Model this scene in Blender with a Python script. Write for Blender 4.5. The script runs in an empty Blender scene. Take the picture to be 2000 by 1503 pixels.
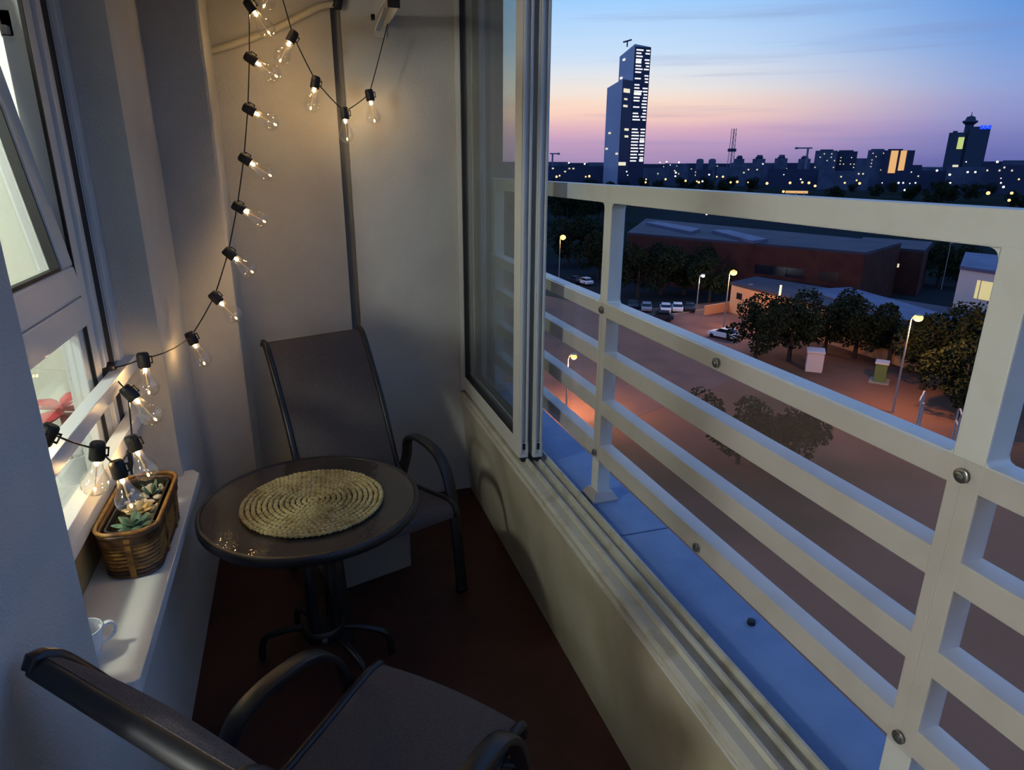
import bpy, bmesh, math, random
from mathutils import Vector, Matrix, noise
random.seed(7)
SC = bpy.context.scene
COL = SC.collection

# ------------------------------------------------------------------ camera
F_PX = 1289.0
PITCH, YAW, ROLL = math.radians(18.23), math.radians(17.99), math.radians(0.39)
CAM = Vector((0.0, 0.0, 1.75))
_cp, _sp, _cy, _sy = math.cos(PITCH), math.sin(PITCH), math.cos(YAW), math.sin(YAW)
FWD = Vector((_sy * _cp, _cy * _cp, -_sp))
_r0 = Vector((_cy, -_sy, 0)); _u0 = _r0.cross(FWD)
RGT = _r0 * math.cos(ROLL) + _u0 * math.sin(ROLL)
UPV = -_r0 * math.sin(ROLL) + _u0 * math.cos(ROLL)
cam_d = bpy.data.cameras.new('camera'); cam_o = bpy.data.objects.new('camera', cam_d); COL.objects.link(cam_o)
cam_d.sensor_fit = 'HORIZONTAL'; cam_d.sensor_width = 36.0; cam_d.lens = F_PX / 2000 * 36.0
cam_d.clip_start = 0.02; cam_d.clip_end = 9000
M = Matrix((RGT, UPV, -FWD)).transposed().to_4x4(); M.translation = CAM
cam_o.matrix_world = M
SC.camera = cam_o

# ------------------------------------------------------------------ view, world, room lamps
SC.view_settings.view_transform = 'Standard'; SC.view_settings.look = 'None'
SC.view_settings.gamma = 1.0; SC.view_settings.use_curve_mapping = False
SC.view_settings.exposure = 0.06
try:
    SC.cycles.use_denoising = True
    SC.cycles.max_bounces = 8; SC.cycles.transparent_max_bounces = 16
    SC.cycles.sample_clamp_indirect = 3.0
    SC.cycles.caustics_reflective = False; SC.cycles.caustics_refractive = False
except Exception: pass

def lin(r, g, b):
    f = lambda c: (c / 255 / 12.92) if c / 255 <= 0.04045 else ((c / 255 + 0.055) / 1.055) ** 2.4
    return (f(r), f(g), f(b), 1.0)

SKY_STRENGTH = 1.0
SUNSET_AZ = math.radians(14)
def build_world():
    w = bpy.data.worlds.new('dusk_sky'); SC.world = w; w.use_nodes = True
    nt = w.node_tree; N = nt.nodes; L = nt.links; N.clear()
    out = N.new('ShaderNodeOutputWorld'); bg = N.new('ShaderNodeBackground'); L.new(bg.outputs[0], out.inputs[0])
    tc = N.new('ShaderNodeTexCoord'); sep = N.new('ShaderNodeSeparateXYZ'); L.new(tc.outputs['Generated'], sep.inputs[0])
    def ramp(stops):
        r = N.new('ShaderNodeValToRGB'); e = r.color_ramp.elements
        while len(e) > 1: e.remove(e[-1])
        e[0].position, e[0].color = stops[0][0], lin(*stops[0][1])
        for p, c in stops[1:]:
            x = e.new(p); x.color = lin(*c)
        return r
    # position = (z + 1) / 2 would waste range: use z directly (clamped at 0 below the horizon)
    warm = ramp([(0.0, (140, 122, 166)), (0.012, (165, 140, 180)), (0.033, (192, 156, 190)), (0.053, (220, 176, 190)), (0.073, (246, 206, 190)), (0.086, (246, 217, 200)),
                 (0.10, (238, 226, 217)), (0.12, (221, 226, 233)), (0.15, (195, 219, 245)), (0.208, (158, 204, 250)), (0.35, (136, 186, 250)), (0.7, (118, 168, 246)), (1.0, (110, 158, 240))])
    cool = ramp([(0.0, (86, 94, 156)), (0.013, (100, 106, 172)), (0.03, (114, 118, 180)), (0.047, (130, 134, 190)), (0.063, (138, 144, 198)), (0.085, (142, 155, 206)),
                 (0.10, (136, 159, 212)), (0.127, (121, 156, 215)), (0.177, (98, 147, 216)), (0.30, (106, 158, 232)), (0.5, (113, 165, 244)), (1.0, (110, 158, 240))])
    # thin streaks of cloud: noise stretched along the horizon
    mp = N.new('ShaderNodeMapping'); mp.inputs['Scale'].default_value = (1.6, 1.6, 26.0); L.new(tc.outputs['Generated'], mp.inputs[0])
    nz = N.new('ShaderNodeTexNoise'); nz.inputs['Scale'].default_value = 1.7; nz.inputs['Detail'].default_value = 5; L.new(mp.outputs[0], nz.inputs[0])
    off = N.new('ShaderNodeMath'); off.operation = 'MULTIPLY_ADD'; off.inputs[1].default_value = 0.020; off.inputs[2].default_value = -0.010
    L.new(nz.outputs['Fac'], off.inputs[0])
    el = N.new('ShaderNodeMath'); el.operation = 'ADD'; L.new(sep.outputs[2], el.inputs[0]); L.new(off.outputs[0], el.inputs[1])
    L.new(el.outputs[0], warm.inputs[0]); L.new(el.outputs[0], cool.inputs[0])
    # azimuth weight
    nrm = N.new('ShaderNodeVectorMath'); nrm.operation = 'MULTIPLY'; nrm.inputs[1].default_value = (1, 1, 0); L.new(tc.outputs['Generated'], nrm.inputs[0])
    nn = N.new('ShaderNodeVectorMath'); nn.operation = 'NORMALIZE'; L.new(nrm.outputs[0], nn.inputs[0])
    dt = N.new('ShaderNodeVectorMath'); dt.operation = 'DOT_PRODUCT'; dt.inputs[1].default_value = (math.sin(SUNSET_AZ), math.cos(SUNSET_AZ), 0); L.new(nn.outputs[0], dt.inputs[0])
    mr = N.new('ShaderNodeMapRange'); mr.interpolation_type = 'SMOOTHSTEP'; mr.inputs[1].default_value = 0.765; mr.inputs[2].default_value = 0.985; L.new(dt.outputs['Value'], mr.inputs[0])
    mix = N.new('ShaderNodeMixRGB'); L.new(mr.outputs[0], mix.inputs[0]); L.new(cool.outputs[0], mix.inputs[1]); L.new(warm.outputs[0], mix.inputs[2])
    # darker thin clouds
    mp2 = N.new('ShaderNodeMapping'); mp2.inputs['Scale'].default_value = (1.6, 1.6, 40.0); mp2.inputs['Location'].default_value = (3.1, 1.7, 0.4); L.new(tc.outputs['Generated'], mp2.inputs[0])
    nz2 = N.new('ShaderNodeTexNoise'); nz2.inputs['Scale'].default_value = 1.5; nz2.inputs['Detail'].default_value = 4; L.new(mp2.outputs[0], nz2.inputs[0])
    cr = N.new('ShaderNodeMapRange'); cr.inputs[1].default_value = 0.57; cr.inputs[2].default_value = 0.80; cr.inputs[3].default_value = 0.0; cr.inputs[4].default_value = 0.45; L.new(nz2.outputs['Fac'], cr.inputs[0])
    mc = N.new('ShaderNodeMixRGB'); mc.inputs[2].default_value = lin(128, 136, 182); L.new(cr.outputs[0], mc.inputs[0]); L.new(mix.outputs[0], mc.inputs[1])
    # below the horizon: dark dusk ground
    bl = N.new('ShaderNodeMath'); bl.operation = 'LESS_THAN'; bl.inputs[1].default_value = -0.004; L.new(sep.outputs[2], bl.inputs[0])
    mb = N.new('ShaderNodeMixRGB'); mb.inputs[2].default_value = lin(30, 34, 54); L.new(bl.outputs[0], mb.inputs[0]); L.new(mc.outputs[0], mb.inputs[1])
    L.new(mb.outputs[0], bg.inputs[0]); bg.inputs[1].default_value = SKY_STRENGTH
build_world()

def point_light(name, loc, power, color, radius, parent=None):
    d = bpy.data.lights.new(name, 'POINT'); d.energy = power; d.color = color; d.shadow_soft_size = radius
    o = bpy.data.objects.new(name, d); COL.objects.link(o); o.location = loc
    if parent: o.parent = parent
    return o
# lamps of the flat, shining out through the balcony door and the window
point_light('room_lamp_light', (-2.15, 0.05, 2.15), 128, (0.97, 1.0, 0.95), 0.13)
point_light('kitchen_lamp_light', (-1.50, 1.50, 2.38), 84, (0.98, 1.0, 0.94), 0.10)

# ------------------------------------------------------------------ helpers
def ray(u, v):
    return RGT * ((u - 1000) / F_PX) - UPV * ((v - 751.5) / F_PX) + FWD
def at(u, v, axis, val):
    """the point of the place that lies on the plane axis = val along the sight line of pixel u, v"""
    w = ray(u, v); k = 'xyz'.index(axis)
    return CAM + w * ((val - CAM[k]) / w[k])
def at_d(u, v, d):
    w = ray(u, v); return CAM + w * (d / math.hypot(w.x, w.y))

MATS = {}
def mat(name, color, rough=0.6, metal=0.0, spec=0.5, bump=None, vary=None, emit=None, strength=0.0, coat=0.0):
    """procedural principled material. vary=(scale, color2, detail, lo, hi): noise mix; bump=(scale, strength, detail)"""
    m = bpy.data.materials.new(name); m.use_nodes = True; nt = m.node_tree; N = nt.nodes; L = nt.links
    p = N['Principled BSDF']
    c = lin(*color)
    p.inputs['Base Color'].default_value = c; p.inputs['Roughness'].default_value = rough; p.inputs['Metallic'].default_value = metal
    p.inputs['Specular IOR Level'].default_value = spec; p.inputs['Coat Weight'].default_value = coat
    if vary or bump:
        tc = N.new('ShaderNodeTexCoord')
    if vary:
        nz = N.new('ShaderNodeTexNoise'); nz.inputs['Scale'].default_value = vary[0]; nz.inputs['Detail'].default_value = vary[2]
        L.new(tc.outputs['Object'], nz.inputs[0])
        mr = N.new('ShaderNodeMapRange'); mr.inputs[1].default_value = vary[3]; mr.inputs[2].default_value = vary[4]; L.new(nz.outputs['Fac'], mr.inputs[0])
        mx = N.new('ShaderNodeMixRGB'); mx.inputs[1].default_value = c; mx.inputs[2].default_value = lin(*vary[1]); L.new(mr.outputs[0], mx.inputs[0])
        L.new(mx.outputs[0], p.inputs['Base Color'])
    if bump:
        nb = N.new('ShaderNodeTexNoise'); nb.inputs['Scale'].default_value = bump[0]; nb.inputs['Detail'].default_value = bump[2]
        L.new(tc.outputs['Object'], nb.inputs[0])
        b = N.new('ShaderNodeBump'); b.inputs['Strength'].default_value = bump[1]; b.inputs['Distance'].default_value = 0.01
        L.new(nb.outputs['Fac'], b.inputs['Height']); L.new(b.outputs[0], p.inputs['Normal'])
    if emit:
        p.inputs['Emission Color'].default_value = lin(*emit); p.inputs['Emission Strength'].default_value = strength
    MATS[name] = m; return m

def glass_mat(name, tint, haze=None, haze_amt=0.0, rough=0.0, gloss=1.0, ior=1.45, bump=None, power=5.0):
    """thin clear sheet: straight-through transparency, fresnel gloss, optional diffuse haze"""
    m = bpy.data.materials.new(name); m.use_nodes = True; nt = m.node_tree; N = nt.nodes; L = nt.links; N.clear()
    out = N.new('ShaderNodeOutputMaterial'); tr = N.new('ShaderNodeBsdfTransparent'); tr.inputs[0].default_value = (*tint, 1)
    gl = N.new('ShaderNodeBsdfGlossy'); gl.inputs['Roughness'].default_value = rough; gl.inputs['Color'].default_value = (gloss, gloss, gloss, 1)
    # schlick-like edge gloss from the facing angle (the same from both sides of a thin sheet)
    lw = N.new('ShaderNodeLayerWeight'); lw.inputs[0].default_value = 0.5
    pw = N.new('ShaderNodeMath'); pw.operation = 'POWER'; pw.inputs[1].default_value = power; L.new(lw.outputs['Facing'], pw.inputs[0])
    r0 = ((ior - 1) / (ior + 1)) ** 2
    fr = N.new('ShaderNodeMath'); fr.operation = 'MULTIPLY_ADD'; fr.inputs[1].default_value = 1 - r0; fr.inputs[2].default_value = r0; L.new(pw.outputs[0], fr.inputs[0])
    base = tr.outputs[0]
    if haze:
        df = N.new('ShaderNodeBsdfDiffuse'); df.inputs[0].default_value = (*haze, 1)
        mx = N.new('ShaderNodeMixShader'); mx.inputs[0].default_value = haze_amt; L.new(tr.outputs[0], mx.inputs[1]); L.new(df.outputs[0], mx.inputs[2]); base = mx.outputs[0]
    if bump:
        tc = N.new('ShaderNodeTexCoord'); nb = N.new('ShaderNodeTexNoise'); nb.inputs['Scale'].default_value = bump[0]; nb.inputs['Detail'].default_value = 2
        L.new(tc.outputs['Object'], nb.inputs[0]); b = N.new('ShaderNodeBump'); b.inputs['Strength'].default_value = bump[1]; b.inputs['Distance'].default_value = 0.004
        L.new(nb.outputs['Fac'], b.inputs['Height']); L.new(b.outputs[0], gl.inputs['Normal'])
    m2 = N.new('ShaderNodeMixShader'); L.new(fr.outputs[0], m2.inputs[0]); L.new(base, m2.inputs[1]); L.new(gl.outputs[0], m2.inputs[2])
    L.new(m2.outputs[0], out.inputs[0]); MATS[name] = m; return m

class MB:
    """mesh collector"""
    def __init__(s): s.v = []; s.f = []
    def add(s, vs, fs):
        o = len(s.v); s.v += [tuple(x) for x in vs]; s.f += [tuple(i + o for i in f) for f in fs]; return s
    def box(s, x0, x1, y0, y1, z0, z1):
        return s.add([(x0, y0, z0), (x1, y0, z0), (x1, y1, z0), (x0, y1, z0), (x0, y0, z1), (x1, y0, z1), (x1, y1, z1), (x0, y1, z1)],
                     [(3, 2, 1, 0), (4, 5, 6, 7), (0, 1, 5, 4), (1, 2, 6, 5), (2, 3, 7, 6), (3, 0, 4, 7)])
    def prism(s, poly, z0, z1):
        n = len(poly)
        a = sum(poly[i][0] * poly[(i + 1) % n][1] - poly[(i + 1) % n][0] * poly[i][1] for i in range(n))
        if a < 0: poly = poly[::-1]
        return s.add([(p[0], p[1], z0) for p in poly] + [(p[0], p[1], z1) for p in poly],
                     [tuple(range(n))[::-1], tuple(range(n, 2 * n))] + [(i, (i + 1) % n, n + (i + 1) % n, n + i) for i in range(n)])
    def prism_y(s, poly, y0, y1):
        """poly in x, z extruded along y"""
        n = len(poly)
        return s.add([(p[0], y0, p[1]) for p in poly] + [(p[0], y1, p[1]) for p in poly],
                     [tuple(range(n)), tuple(range(n, 2 * n))[::-1]] + [(i, n + i, n + (i + 1) % n, (i + 1) % n) for i in range(n)])
    def prism_x(s, poly, x0, x1):
        n = len(poly)
        return s.add([(x0, p[0], p[1]) for p in poly] + [(x1, p[0], p[1]) for p in poly],
                     [tuple(range(n))[::-1], tuple(range(n, 2 * n))] + [(i, (i + 1) % n, n + (i + 1) % n, n + i) for i in range(n)])
    def lathe(s, prof, n=24, c=(0, 0, 0), axis=None):
        """prof: list of (r, z); closed at the ends when r = 0"""
        R = Matrix.Identity(3)
        if axis is not None: R = Vector((0, 0, 1)).rotation_difference(Vector(axis)).to_matrix()
        c = Vector(c); vs = []; fs = []
        for r, z in prof:
            for k in range(n):
                a = 2 * math.pi * k / n; vs.append(c + R @ Vector((r * math.cos(a), r * math.sin(a), z)))
        for i in range(len(prof) - 1):
            for k in range(n):
                k2 = (k + 1) % n; fs.append((i * n + k, i * n + k2, (i + 1) * n + k2, (i + 1) * n + k))
        if prof[0][0] > 0: fs.append(tuple(range(n))[::-1])
        if prof[-1][0] > 0: fs.append(tuple(range((len(prof) - 1) * n, len(prof) * n)))
        return s.add(vs, fs)
    def sweep(s, path, sec, side=None, closed=False, caps=True):
        """sweep a 2D section (a, b) along a 3D path; side fixes the a axis"""
        P = [Vector(p) for p in path]; n = len(P); m = len(sec); vs = []; fs = []
        prev = None
        for i in range(n):
            if closed: t = (P[(i + 1) % n] - P[i - 1])
            else: t = P[min(i + 1, n - 1)] - P[max(i - 1, 0)]
            t.normalize()
            if side is not None: a = Vector(side)
            elif prev is None: a = t.cross(Vector((0, 0, 1))) if abs(t.z) < .9 else t.cross(Vector((1, 0, 0)))
            else: a = prev
            a = (a - t * a.dot(t)).normalized(); prev = a; b = t.cross(a)
            for q in sec: vs.append(P[i] + a * q[0] + b * q[1])
        for i in range(n if closed else n - 1):
            j = (i + 1) % n
            for k in range(m): fs.append((i * m + k, i * m + (k + 1) % m, j * m + (k + 1) % m, j * m + k))
        if caps and not closed: fs += [tuple(range(m))[::-1], tuple(range((n - 1) * m, n * m))]
        return s.add(vs, fs)
    def tube(s, path, r, n=8, closed=False):
        return s.sweep(path, [(r * math.cos(2 * math.pi * k / n), r * math.sin(2 * math.pi * k / n)) for k in range(n)], closed=closed)
    def bar(s, a, b, w, h, side=None):
        return s.sweep([a, b], [(-w / 2, -h / 2), (w / 2, -h / 2), (w / 2, h / 2), (-w / 2, h / 2)], side=side)
    def ball(s, c, rx, ry, rz, n=10, m=6, R=None):
        vs = []; fs = []; c = Vector(c)
        for i in range(1, m):
            ph = math.pi * i / m
            for k in range(n):
                a = 2 * math.pi * k / n; p = Vector((rx * math.sin(ph) * math.cos(a), ry * math.sin(ph) * math.sin(a), rz * math.cos(ph)))
                vs.append(c + (R @ p if R else p))
        tp = Vector((0, 0, rz)); bt = Vector((0, 0, -rz))
        vs += [c + (R @ tp if R else tp), c + (R @ bt if R else bt)]
        T, B = len(vs) - 2, len(vs) - 1
        for i in range(m - 2):
            for k in range(n): fs.append((i * n + k, (i + 1) * n + k, (i + 1) * n + (k + 1) % n, i * n + (k + 1) % n))
        for k in range(n): fs += [(T, k, (k + 1) % n), (B, (m - 2) * n + (k + 1) % n, (m - 2) * n + k)]
        return s.add(vs, fs)
    def build(s, name, material, parent=None, smooth=False, bevel=0.0, loc=None, angle=40):
        me = bpy.data.meshes.new(name); me.from_pydata(s.v, [], s.f); me.update()
        bm = bmesh.new(); bm.from_mesh(me); bmesh.ops.recalc_face_normals(bm, faces=bm.faces)
        if bevel > 0:
            ed = [e for e in bm.edges if len(e.link_faces) == 2 and e.calc_face_angle(0) > 0.5]
            bmesh.ops.bevel(bm, geom=ed, offset=bevel, segments=2, affect='EDGES', profile=0.6, clamp_overlap=True)
        bm.to_mesh(me); bm.free()
        if smooth:
            me.polygons.foreach_set('use_smooth', [True] * len(me.polygons))
            try: me.set_sharp_from_angle(angle=math.radians(angle))
            except Exception: pass
        me.materials.append(MATS[material] if isinstance(material, str) else material)
        o = bpy.data.objects.new(name, me); COL.objects.link(o)
        if parent: o.parent = parent
        if loc: o.location = loc
        return o

def tag(o, label, cat=None, group=None, kind=None):
    if label: o['label'] = label
    if cat: o['category'] = cat
    if group: o['group'] = group
    if kind: o['kind'] = kind
    return o
def thing(name, label, cat, loc=(0, 0, 0), rz=0.0, group=None):
    o = bpy.data.objects.new(name, None); COL.objects.link(o); o.location = loc; o.rotation_euler = (0, 0, rz); o.empty_display_size = 0.1
    return tag(o, label, cat, group)
def struct(o, label=None, cat=None):
    o['kind'] = 'structure'
    if label: o['label'] = label
    if cat: o['category'] = cat
    return o
def copy_tree(o, parent=None):
    c = o.copy(); COL.objects.link(c); c.parent = parent
    for ch in o.children: copy_tree(ch, c)
    return c
def share(proto, name, loc, rot=(0, 0, 0), scale=(1, 1, 1), parent=None):
    o = bpy.data.objects.new(name, proto.data); COL.objects.link(o); o.location = loc; o.rotation_euler = rot; o.scale = scale
    if parent: o.parent = parent
    return o
def spline(pts, n=6, closed=False):
    P = [Vector(p) for p in pts]; out = []; m = len(P)
    for i in range(m if closed else m - 1):
        p1, p2 = P[i], P[(i + 1) % m]
        p0 = P[i - 1] if (closed or i > 0) else p1 * 2 - p2
        p3 = P[(i + 2) % m] if (closed or i + 2 < m) else p2 * 2 - p1
        for k in range(n):
            t = k / n
            out.append(0.5 * ((2 * p1) + (p2 - p0) * t + (2 * p0 - 5 * p1 + 4 * p2 - p3) * t * t + (3 * p1 - p0 - 3 * p2 + p3) * t ** 3))
    if not closed: out.append(P[-1])
    return out

# ------------------------------------------------------------------ materials
mat('plaster', (200, 198, 193), 0.85, spec=0.25, bump=(160, 0.35, 6), vary=(3.0, (188, 185, 178), 3, 0.35, 0.75))
mat('parapet_paint', (186, 180, 160), 0.38, spec=0.5, bump=(7, 0.25, 3), vary=(4.0, (150, 140, 112), 4, 0.45, 0.8))
mat('outer_render', (104, 108, 112), 0.9, bump=(120, 0.3, 4))
mat('groove_grey', (120, 124, 132), 0.8)
mat('ceiling_white', (205, 203, 198), 0.9)
mat('floor_brown', (66, 36, 30), 0.55, spec=0.35, bump=(90, 0.2, 4), vary=(6, (52, 28, 24), 4, 0.35, 0.7))
mat('pvc_white', (214, 216, 216), 0.32, spec=0.5)
mat('gasket_black', (14, 14, 18), 0.6)
mat('alu_white', (205, 207, 206), 0.35, spec=0.5)
mat('alu_track', (186, 184, 172), 0.35, spec=0.6, vary=(14, (150, 142, 118), 4, 0.5, 0.8))
mat('rail_white', (208, 210, 206), 0.42, spec=0.45, vary=(9, (196, 197, 190), 4, 0.5, 0.8))
mat('flange_grey', (158, 152, 150), 0.5)
mat('bolt_steel', (150, 150, 146), 0.3, metal=0.9)
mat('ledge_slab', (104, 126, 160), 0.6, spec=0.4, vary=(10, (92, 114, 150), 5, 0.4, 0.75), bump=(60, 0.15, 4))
mat('sling_grey', (108, 100, 97), 0.85, spec=0.2, bump=(900, 0.5, 1), vary=(500, (84, 78, 77), 1, 0.4, 0.6))
mat('frame_black', (26, 25, 28), 0.36, spec=0.5)
mat('straw', (206, 186, 128), 0.8, spec=0.25, bump=(300, 0.6, 3), vary=(26, (162, 136, 78), 4, 0.42, 0.72))
mat('box_grey', (134, 130, 124), 0.8)
mat('socket_black', (16, 14, 14), 0.5)
mat('cable_black', (18, 18, 18), 0.5)
mat('led_warm', (255, 200, 120), emit=(255, 208, 140), strength=310.0)
mat('led_tip', (255, 210, 140), emit=(255, 206, 130), strength=14.0)
mat('stem_clear', (235, 215, 180), 0.3, emit=(255, 200, 120), strength=0.06)
mat('white_paint', (226, 226, 224), 0.4, spec=0.4)
mat('upstand_bulb_tint', (176, 146, 96), 0.6, vary=(12, (150, 120, 74), 4, 0.4, 0.7))  # warm bulb light put into the colour of the window upstand
mat('sill_white', (222, 220, 212), 0.3, spec=0.5, vary=(5, (206, 202, 190), 3, 0.45, 0.7))
mat('wicker', (150, 106, 46), 0.42, spec=0.5, vary=(40, (92, 58, 22), 3, 0.4, 0.7))
mat('wicker_dark', (84, 54, 30), 0.38, spec=0.5, vary=(40, (48, 32, 20), 3, 0.4, 0.7))
mat('pot_dark', (36, 40, 34), 0.5)
mat('soil', (38, 30, 24), 0.95, bump=(80, 0.8, 4))
mat('pebble', (222, 214, 198), 0.7, vary=(60, (196, 180, 156), 3, 0.4, 0.7))
mat('leaf_green', (104, 136, 110), 0.5, vary=(40, (70, 104, 84), 2, 0.4, 0.7))
mat('leaf_cream', (206, 176, 116), 0.5)
mat('leaf_purple', (126, 112, 114), 0.5)
mat('ceramic', (236, 238, 240), 0.2, spec=0.6)
mat('red_leaf', (196, 66, 70), 0.5, vary=(20, (150, 40, 50), 3, 0.4, 0.7))
mat('hose_white', (196, 190, 170), 0.5)
mat('bracket_white', (206, 204, 198), 0.4)
mat('dark_plastic', (26, 20, 20), 0.5)
mat('room_wall', (232, 236, 228), 0.9)
mat('room_floor', (150, 120, 86), 0.5)
glass_mat('window_glass', (0.90, 0.93, 0.90), rough=0.0)
glass_mat('slider_glass', (0.90, 0.93, 0.93), haze=(0.5, 0.55, 0.5), haze_amt=0.05, rough=0.0)
glass_mat('acrylic', (0.99, 0.985, 0.98), haze=(0.74, 0.52, 0.44), haze_amt=0.05, rough=0.12, ior=1.35)
glass_mat('table_glass', (0.40, 0.36, 0.33), haze=(0.12, 0.10, 0.085), haze_amt=0.35, rough=0.04, ior=1.5, bump=(55, 0.25))
glass_mat('bulb_glass', (0.985, 0.975, 0.95), haze=(0.9, 0.85, 0.75), haze_amt=0.018, rough=0.0, ior=2.0, power=2.6)

# ------------------------------------------------------------------ the balcony shell
XL, YB = -0.47, 3.34
ZC = 2.62
struct(MB().box(XL - 0.4, 0.95, -1.6, YB + 0.1, -0.12, 0.0).build('floor', 'floor_brown'), 'dark red-brown balcony floor', 'floor')
struct(MB().box(XL - 0.4, 1.06, -1.6, YB + 0.4, ZC, ZC + 0.14).build('ceiling', 'ceiling_white'), 'plain balcony ceiling slab overhead', 'ceiling')
# left wall with the window niche (y 1.335-2.46, z 0.62-2.45) and the balcony door opening (y -0.55-0.74)
wl = MB(); XO = -0.672
NY0, NY1, NZ0, NZ1 = 1.335, 2.46, 0.63, 2.42
wl.box(XO, XL, NY1, YB + 0.1, 0, ZC)
wl.box(XO, XL, NY0, NY1, 0, NZ0)
wl.box(XO, XL, NY0, NY1, NZ1, ZC)
wl.box(XO, XL, 0.74, NY0, 0, ZC)
wl.box(XO, XL, -0.55, 0.74, 2.15, ZC)
wl.box(XO, XL, -1.6, -0.55, 0, ZC)
struct(wl.build('wall_left', 'plaster'), 'rough grey-white plaster wall with the window niche', 'wall')
# pillar in the back corner
struct(MB().box(XL - 0.05, -0.262, 3.0, YB + 0.05, -0.05, ZC + 0.05).build('wall_corner', 'plaster', bevel=0.012), 'plastered corner pillar beside the window', 'wall')
wb = MB()
wb.box(XL - 0.33, 0.236, YB, YB + 0.12, 0, ZC); wb.box(0.28, 0.784, YB - 0.012, YB + 0.12, 0, ZC); wb.box(0.784, 0.93, YB - 0.012, YB + 0.12, 0, 0.56); wb.box(0.236, 0.28, YB + 0.05, YB + 0.12, 0, ZC)
struct(wb.build('wall_back', 'plaster'), 'cream plaster end wall behind the far chair', 'wall')
struct(MB().box(0.237, 0.279, YB + 0.035, YB + 0.052, 0, ZC).build('trim_1', 'groove_grey'), 'dark vertical joint strip in the end wall', 'trim')
# parapet leaning a little inwards at the top
struct(MB().prism_y([(0.835, 0), (0.98, 0), (0.98, 0.565), (0.79, 0.565), (0.788, 0.55)], -1.6, YB).build('wall_right', 'parapet_paint'), 'stained cream parapet wall under the sliding window', 'wall')
# outer fin wall beyond the sliding window
struct(MB().box(0.79, 1.065, 3.46, 3.75, -1.0, ZC + 0.3).build('wall_outer', 'outer_render'), 'outer wall end seen through the sliding window', 'wall')
# ledge outside with a cracked joint
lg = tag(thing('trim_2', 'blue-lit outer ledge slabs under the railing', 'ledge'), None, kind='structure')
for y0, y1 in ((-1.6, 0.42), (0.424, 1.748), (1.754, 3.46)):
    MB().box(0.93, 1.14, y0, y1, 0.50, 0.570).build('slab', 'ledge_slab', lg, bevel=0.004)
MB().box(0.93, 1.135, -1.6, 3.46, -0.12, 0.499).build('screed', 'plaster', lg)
hb = at(1467, 1217, 'z', 0.571)
MB().lathe([(0.0, 0.0), (0.011, 0.0), (0.011, 0.012), (0.0, 0.014)], 10, (hb.x, hb.y, 0.570)).build('bolt_cap', 'gasket_black', lg)

# the flat behind the left wall
rm = MB()
rm.box(-3.7, XO, 3.25, 3.33, -0.02, 2.6)
struct(rm.build('wall_kitchen', 'room_wall'), 'bright pale wall inside the flat, seen through the window', 'wall')
struct(MB().box(-3.78, -3.7, -1.6, 3.33, -0.02, 2.6).build('wall_room_side', 'room_wall'))
struct(MB().box(-3.7, XO, -1.68, -1.6, -0.02, 2.6).build('wall_room_end', 'room_wall'))
struct(MB().box(-3.7, XO, -1.6, 3.33, 2.5, 2.6).build('ceiling_room', 'room_wall'))
struct(MB().box(-3.7, XO, -1.6, 3.33, -0.1, 0.0).build('floor_room', 'room_floor'))

# ------------------------------------------------------------------ left window in the niche
win = struct(bpy.data.objects.new('window_1', None), 'white tilted window with a fixed lower pane above the sill', 'window'); COL.objects.link(win)
XW = -0.60
MB().box(XW - 0.07, XW - 0.002, 2.376, NY1, NZ0 + 0.05, NZ1).box(XW - 0.002, XW + 0.014, 2.40, NY1, NZ0 + 0.05, NZ1).build('frame_stile', 'pvc_white', win, bevel=0.004)
MB().box(XW - 0.07, XW + 0.002, 2.314, 2.372, NZ0 + 0.05, NZ1).build('gasket', 'gasket_black', win)
MB().box(XW - 0.07, XW + 0.002, 2.275, 2.318, NZ0 + 0.05, NZ1).box(XW - 0.07, XW - 0.010, 2.205, 2.275, NZ0 + 0.05, NZ1).build('frame_stile', 'pvc_white', win, bevel=0.004)
MB().box(XW - 0.018, XW - 0.0095, 2.196, 2.205, NZ0 + 0.1, NZ1).build('gasket', 'gasket_black', win)
MB().box(XW - 0.07, XW - 0.004, NY0, 2.198, 1.30, 1.385).build('transom', 'pvc_white', win, bevel=0.005)
MB().box(XW - 0.07, XW, NY0, 2.275, 0.80, 0.845).build('bottom_rail', 'pvc_white', win, bevel=0.005)
MB().box(XW - 0.07, XW, NY0, NY0 + 0.09, 0.875, NZ1).build('frame_stile', 'pvc_white', win, bevel=0.005)
MB().box(XW - 0.07, XW, NY0, NY1, NZ1 - 0.07, NZ1).build('head_rail', 'pvc_white', win, bevel=0.005)
f3 = MB(); f3.box(XW - 0.07, XW - 0.02, 2.150, 2.198, 0.845, 1.30); f3.build('glazing_bead', 'pvc_white', win, bevel=0.004)
tag(MB().box(XW - 0.045, XW - 0.040, NY0 + 0.09, 2.150, 0.845, 1.30).build('pane', 'window_glass', win), 'fixed lower window pane')
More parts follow.
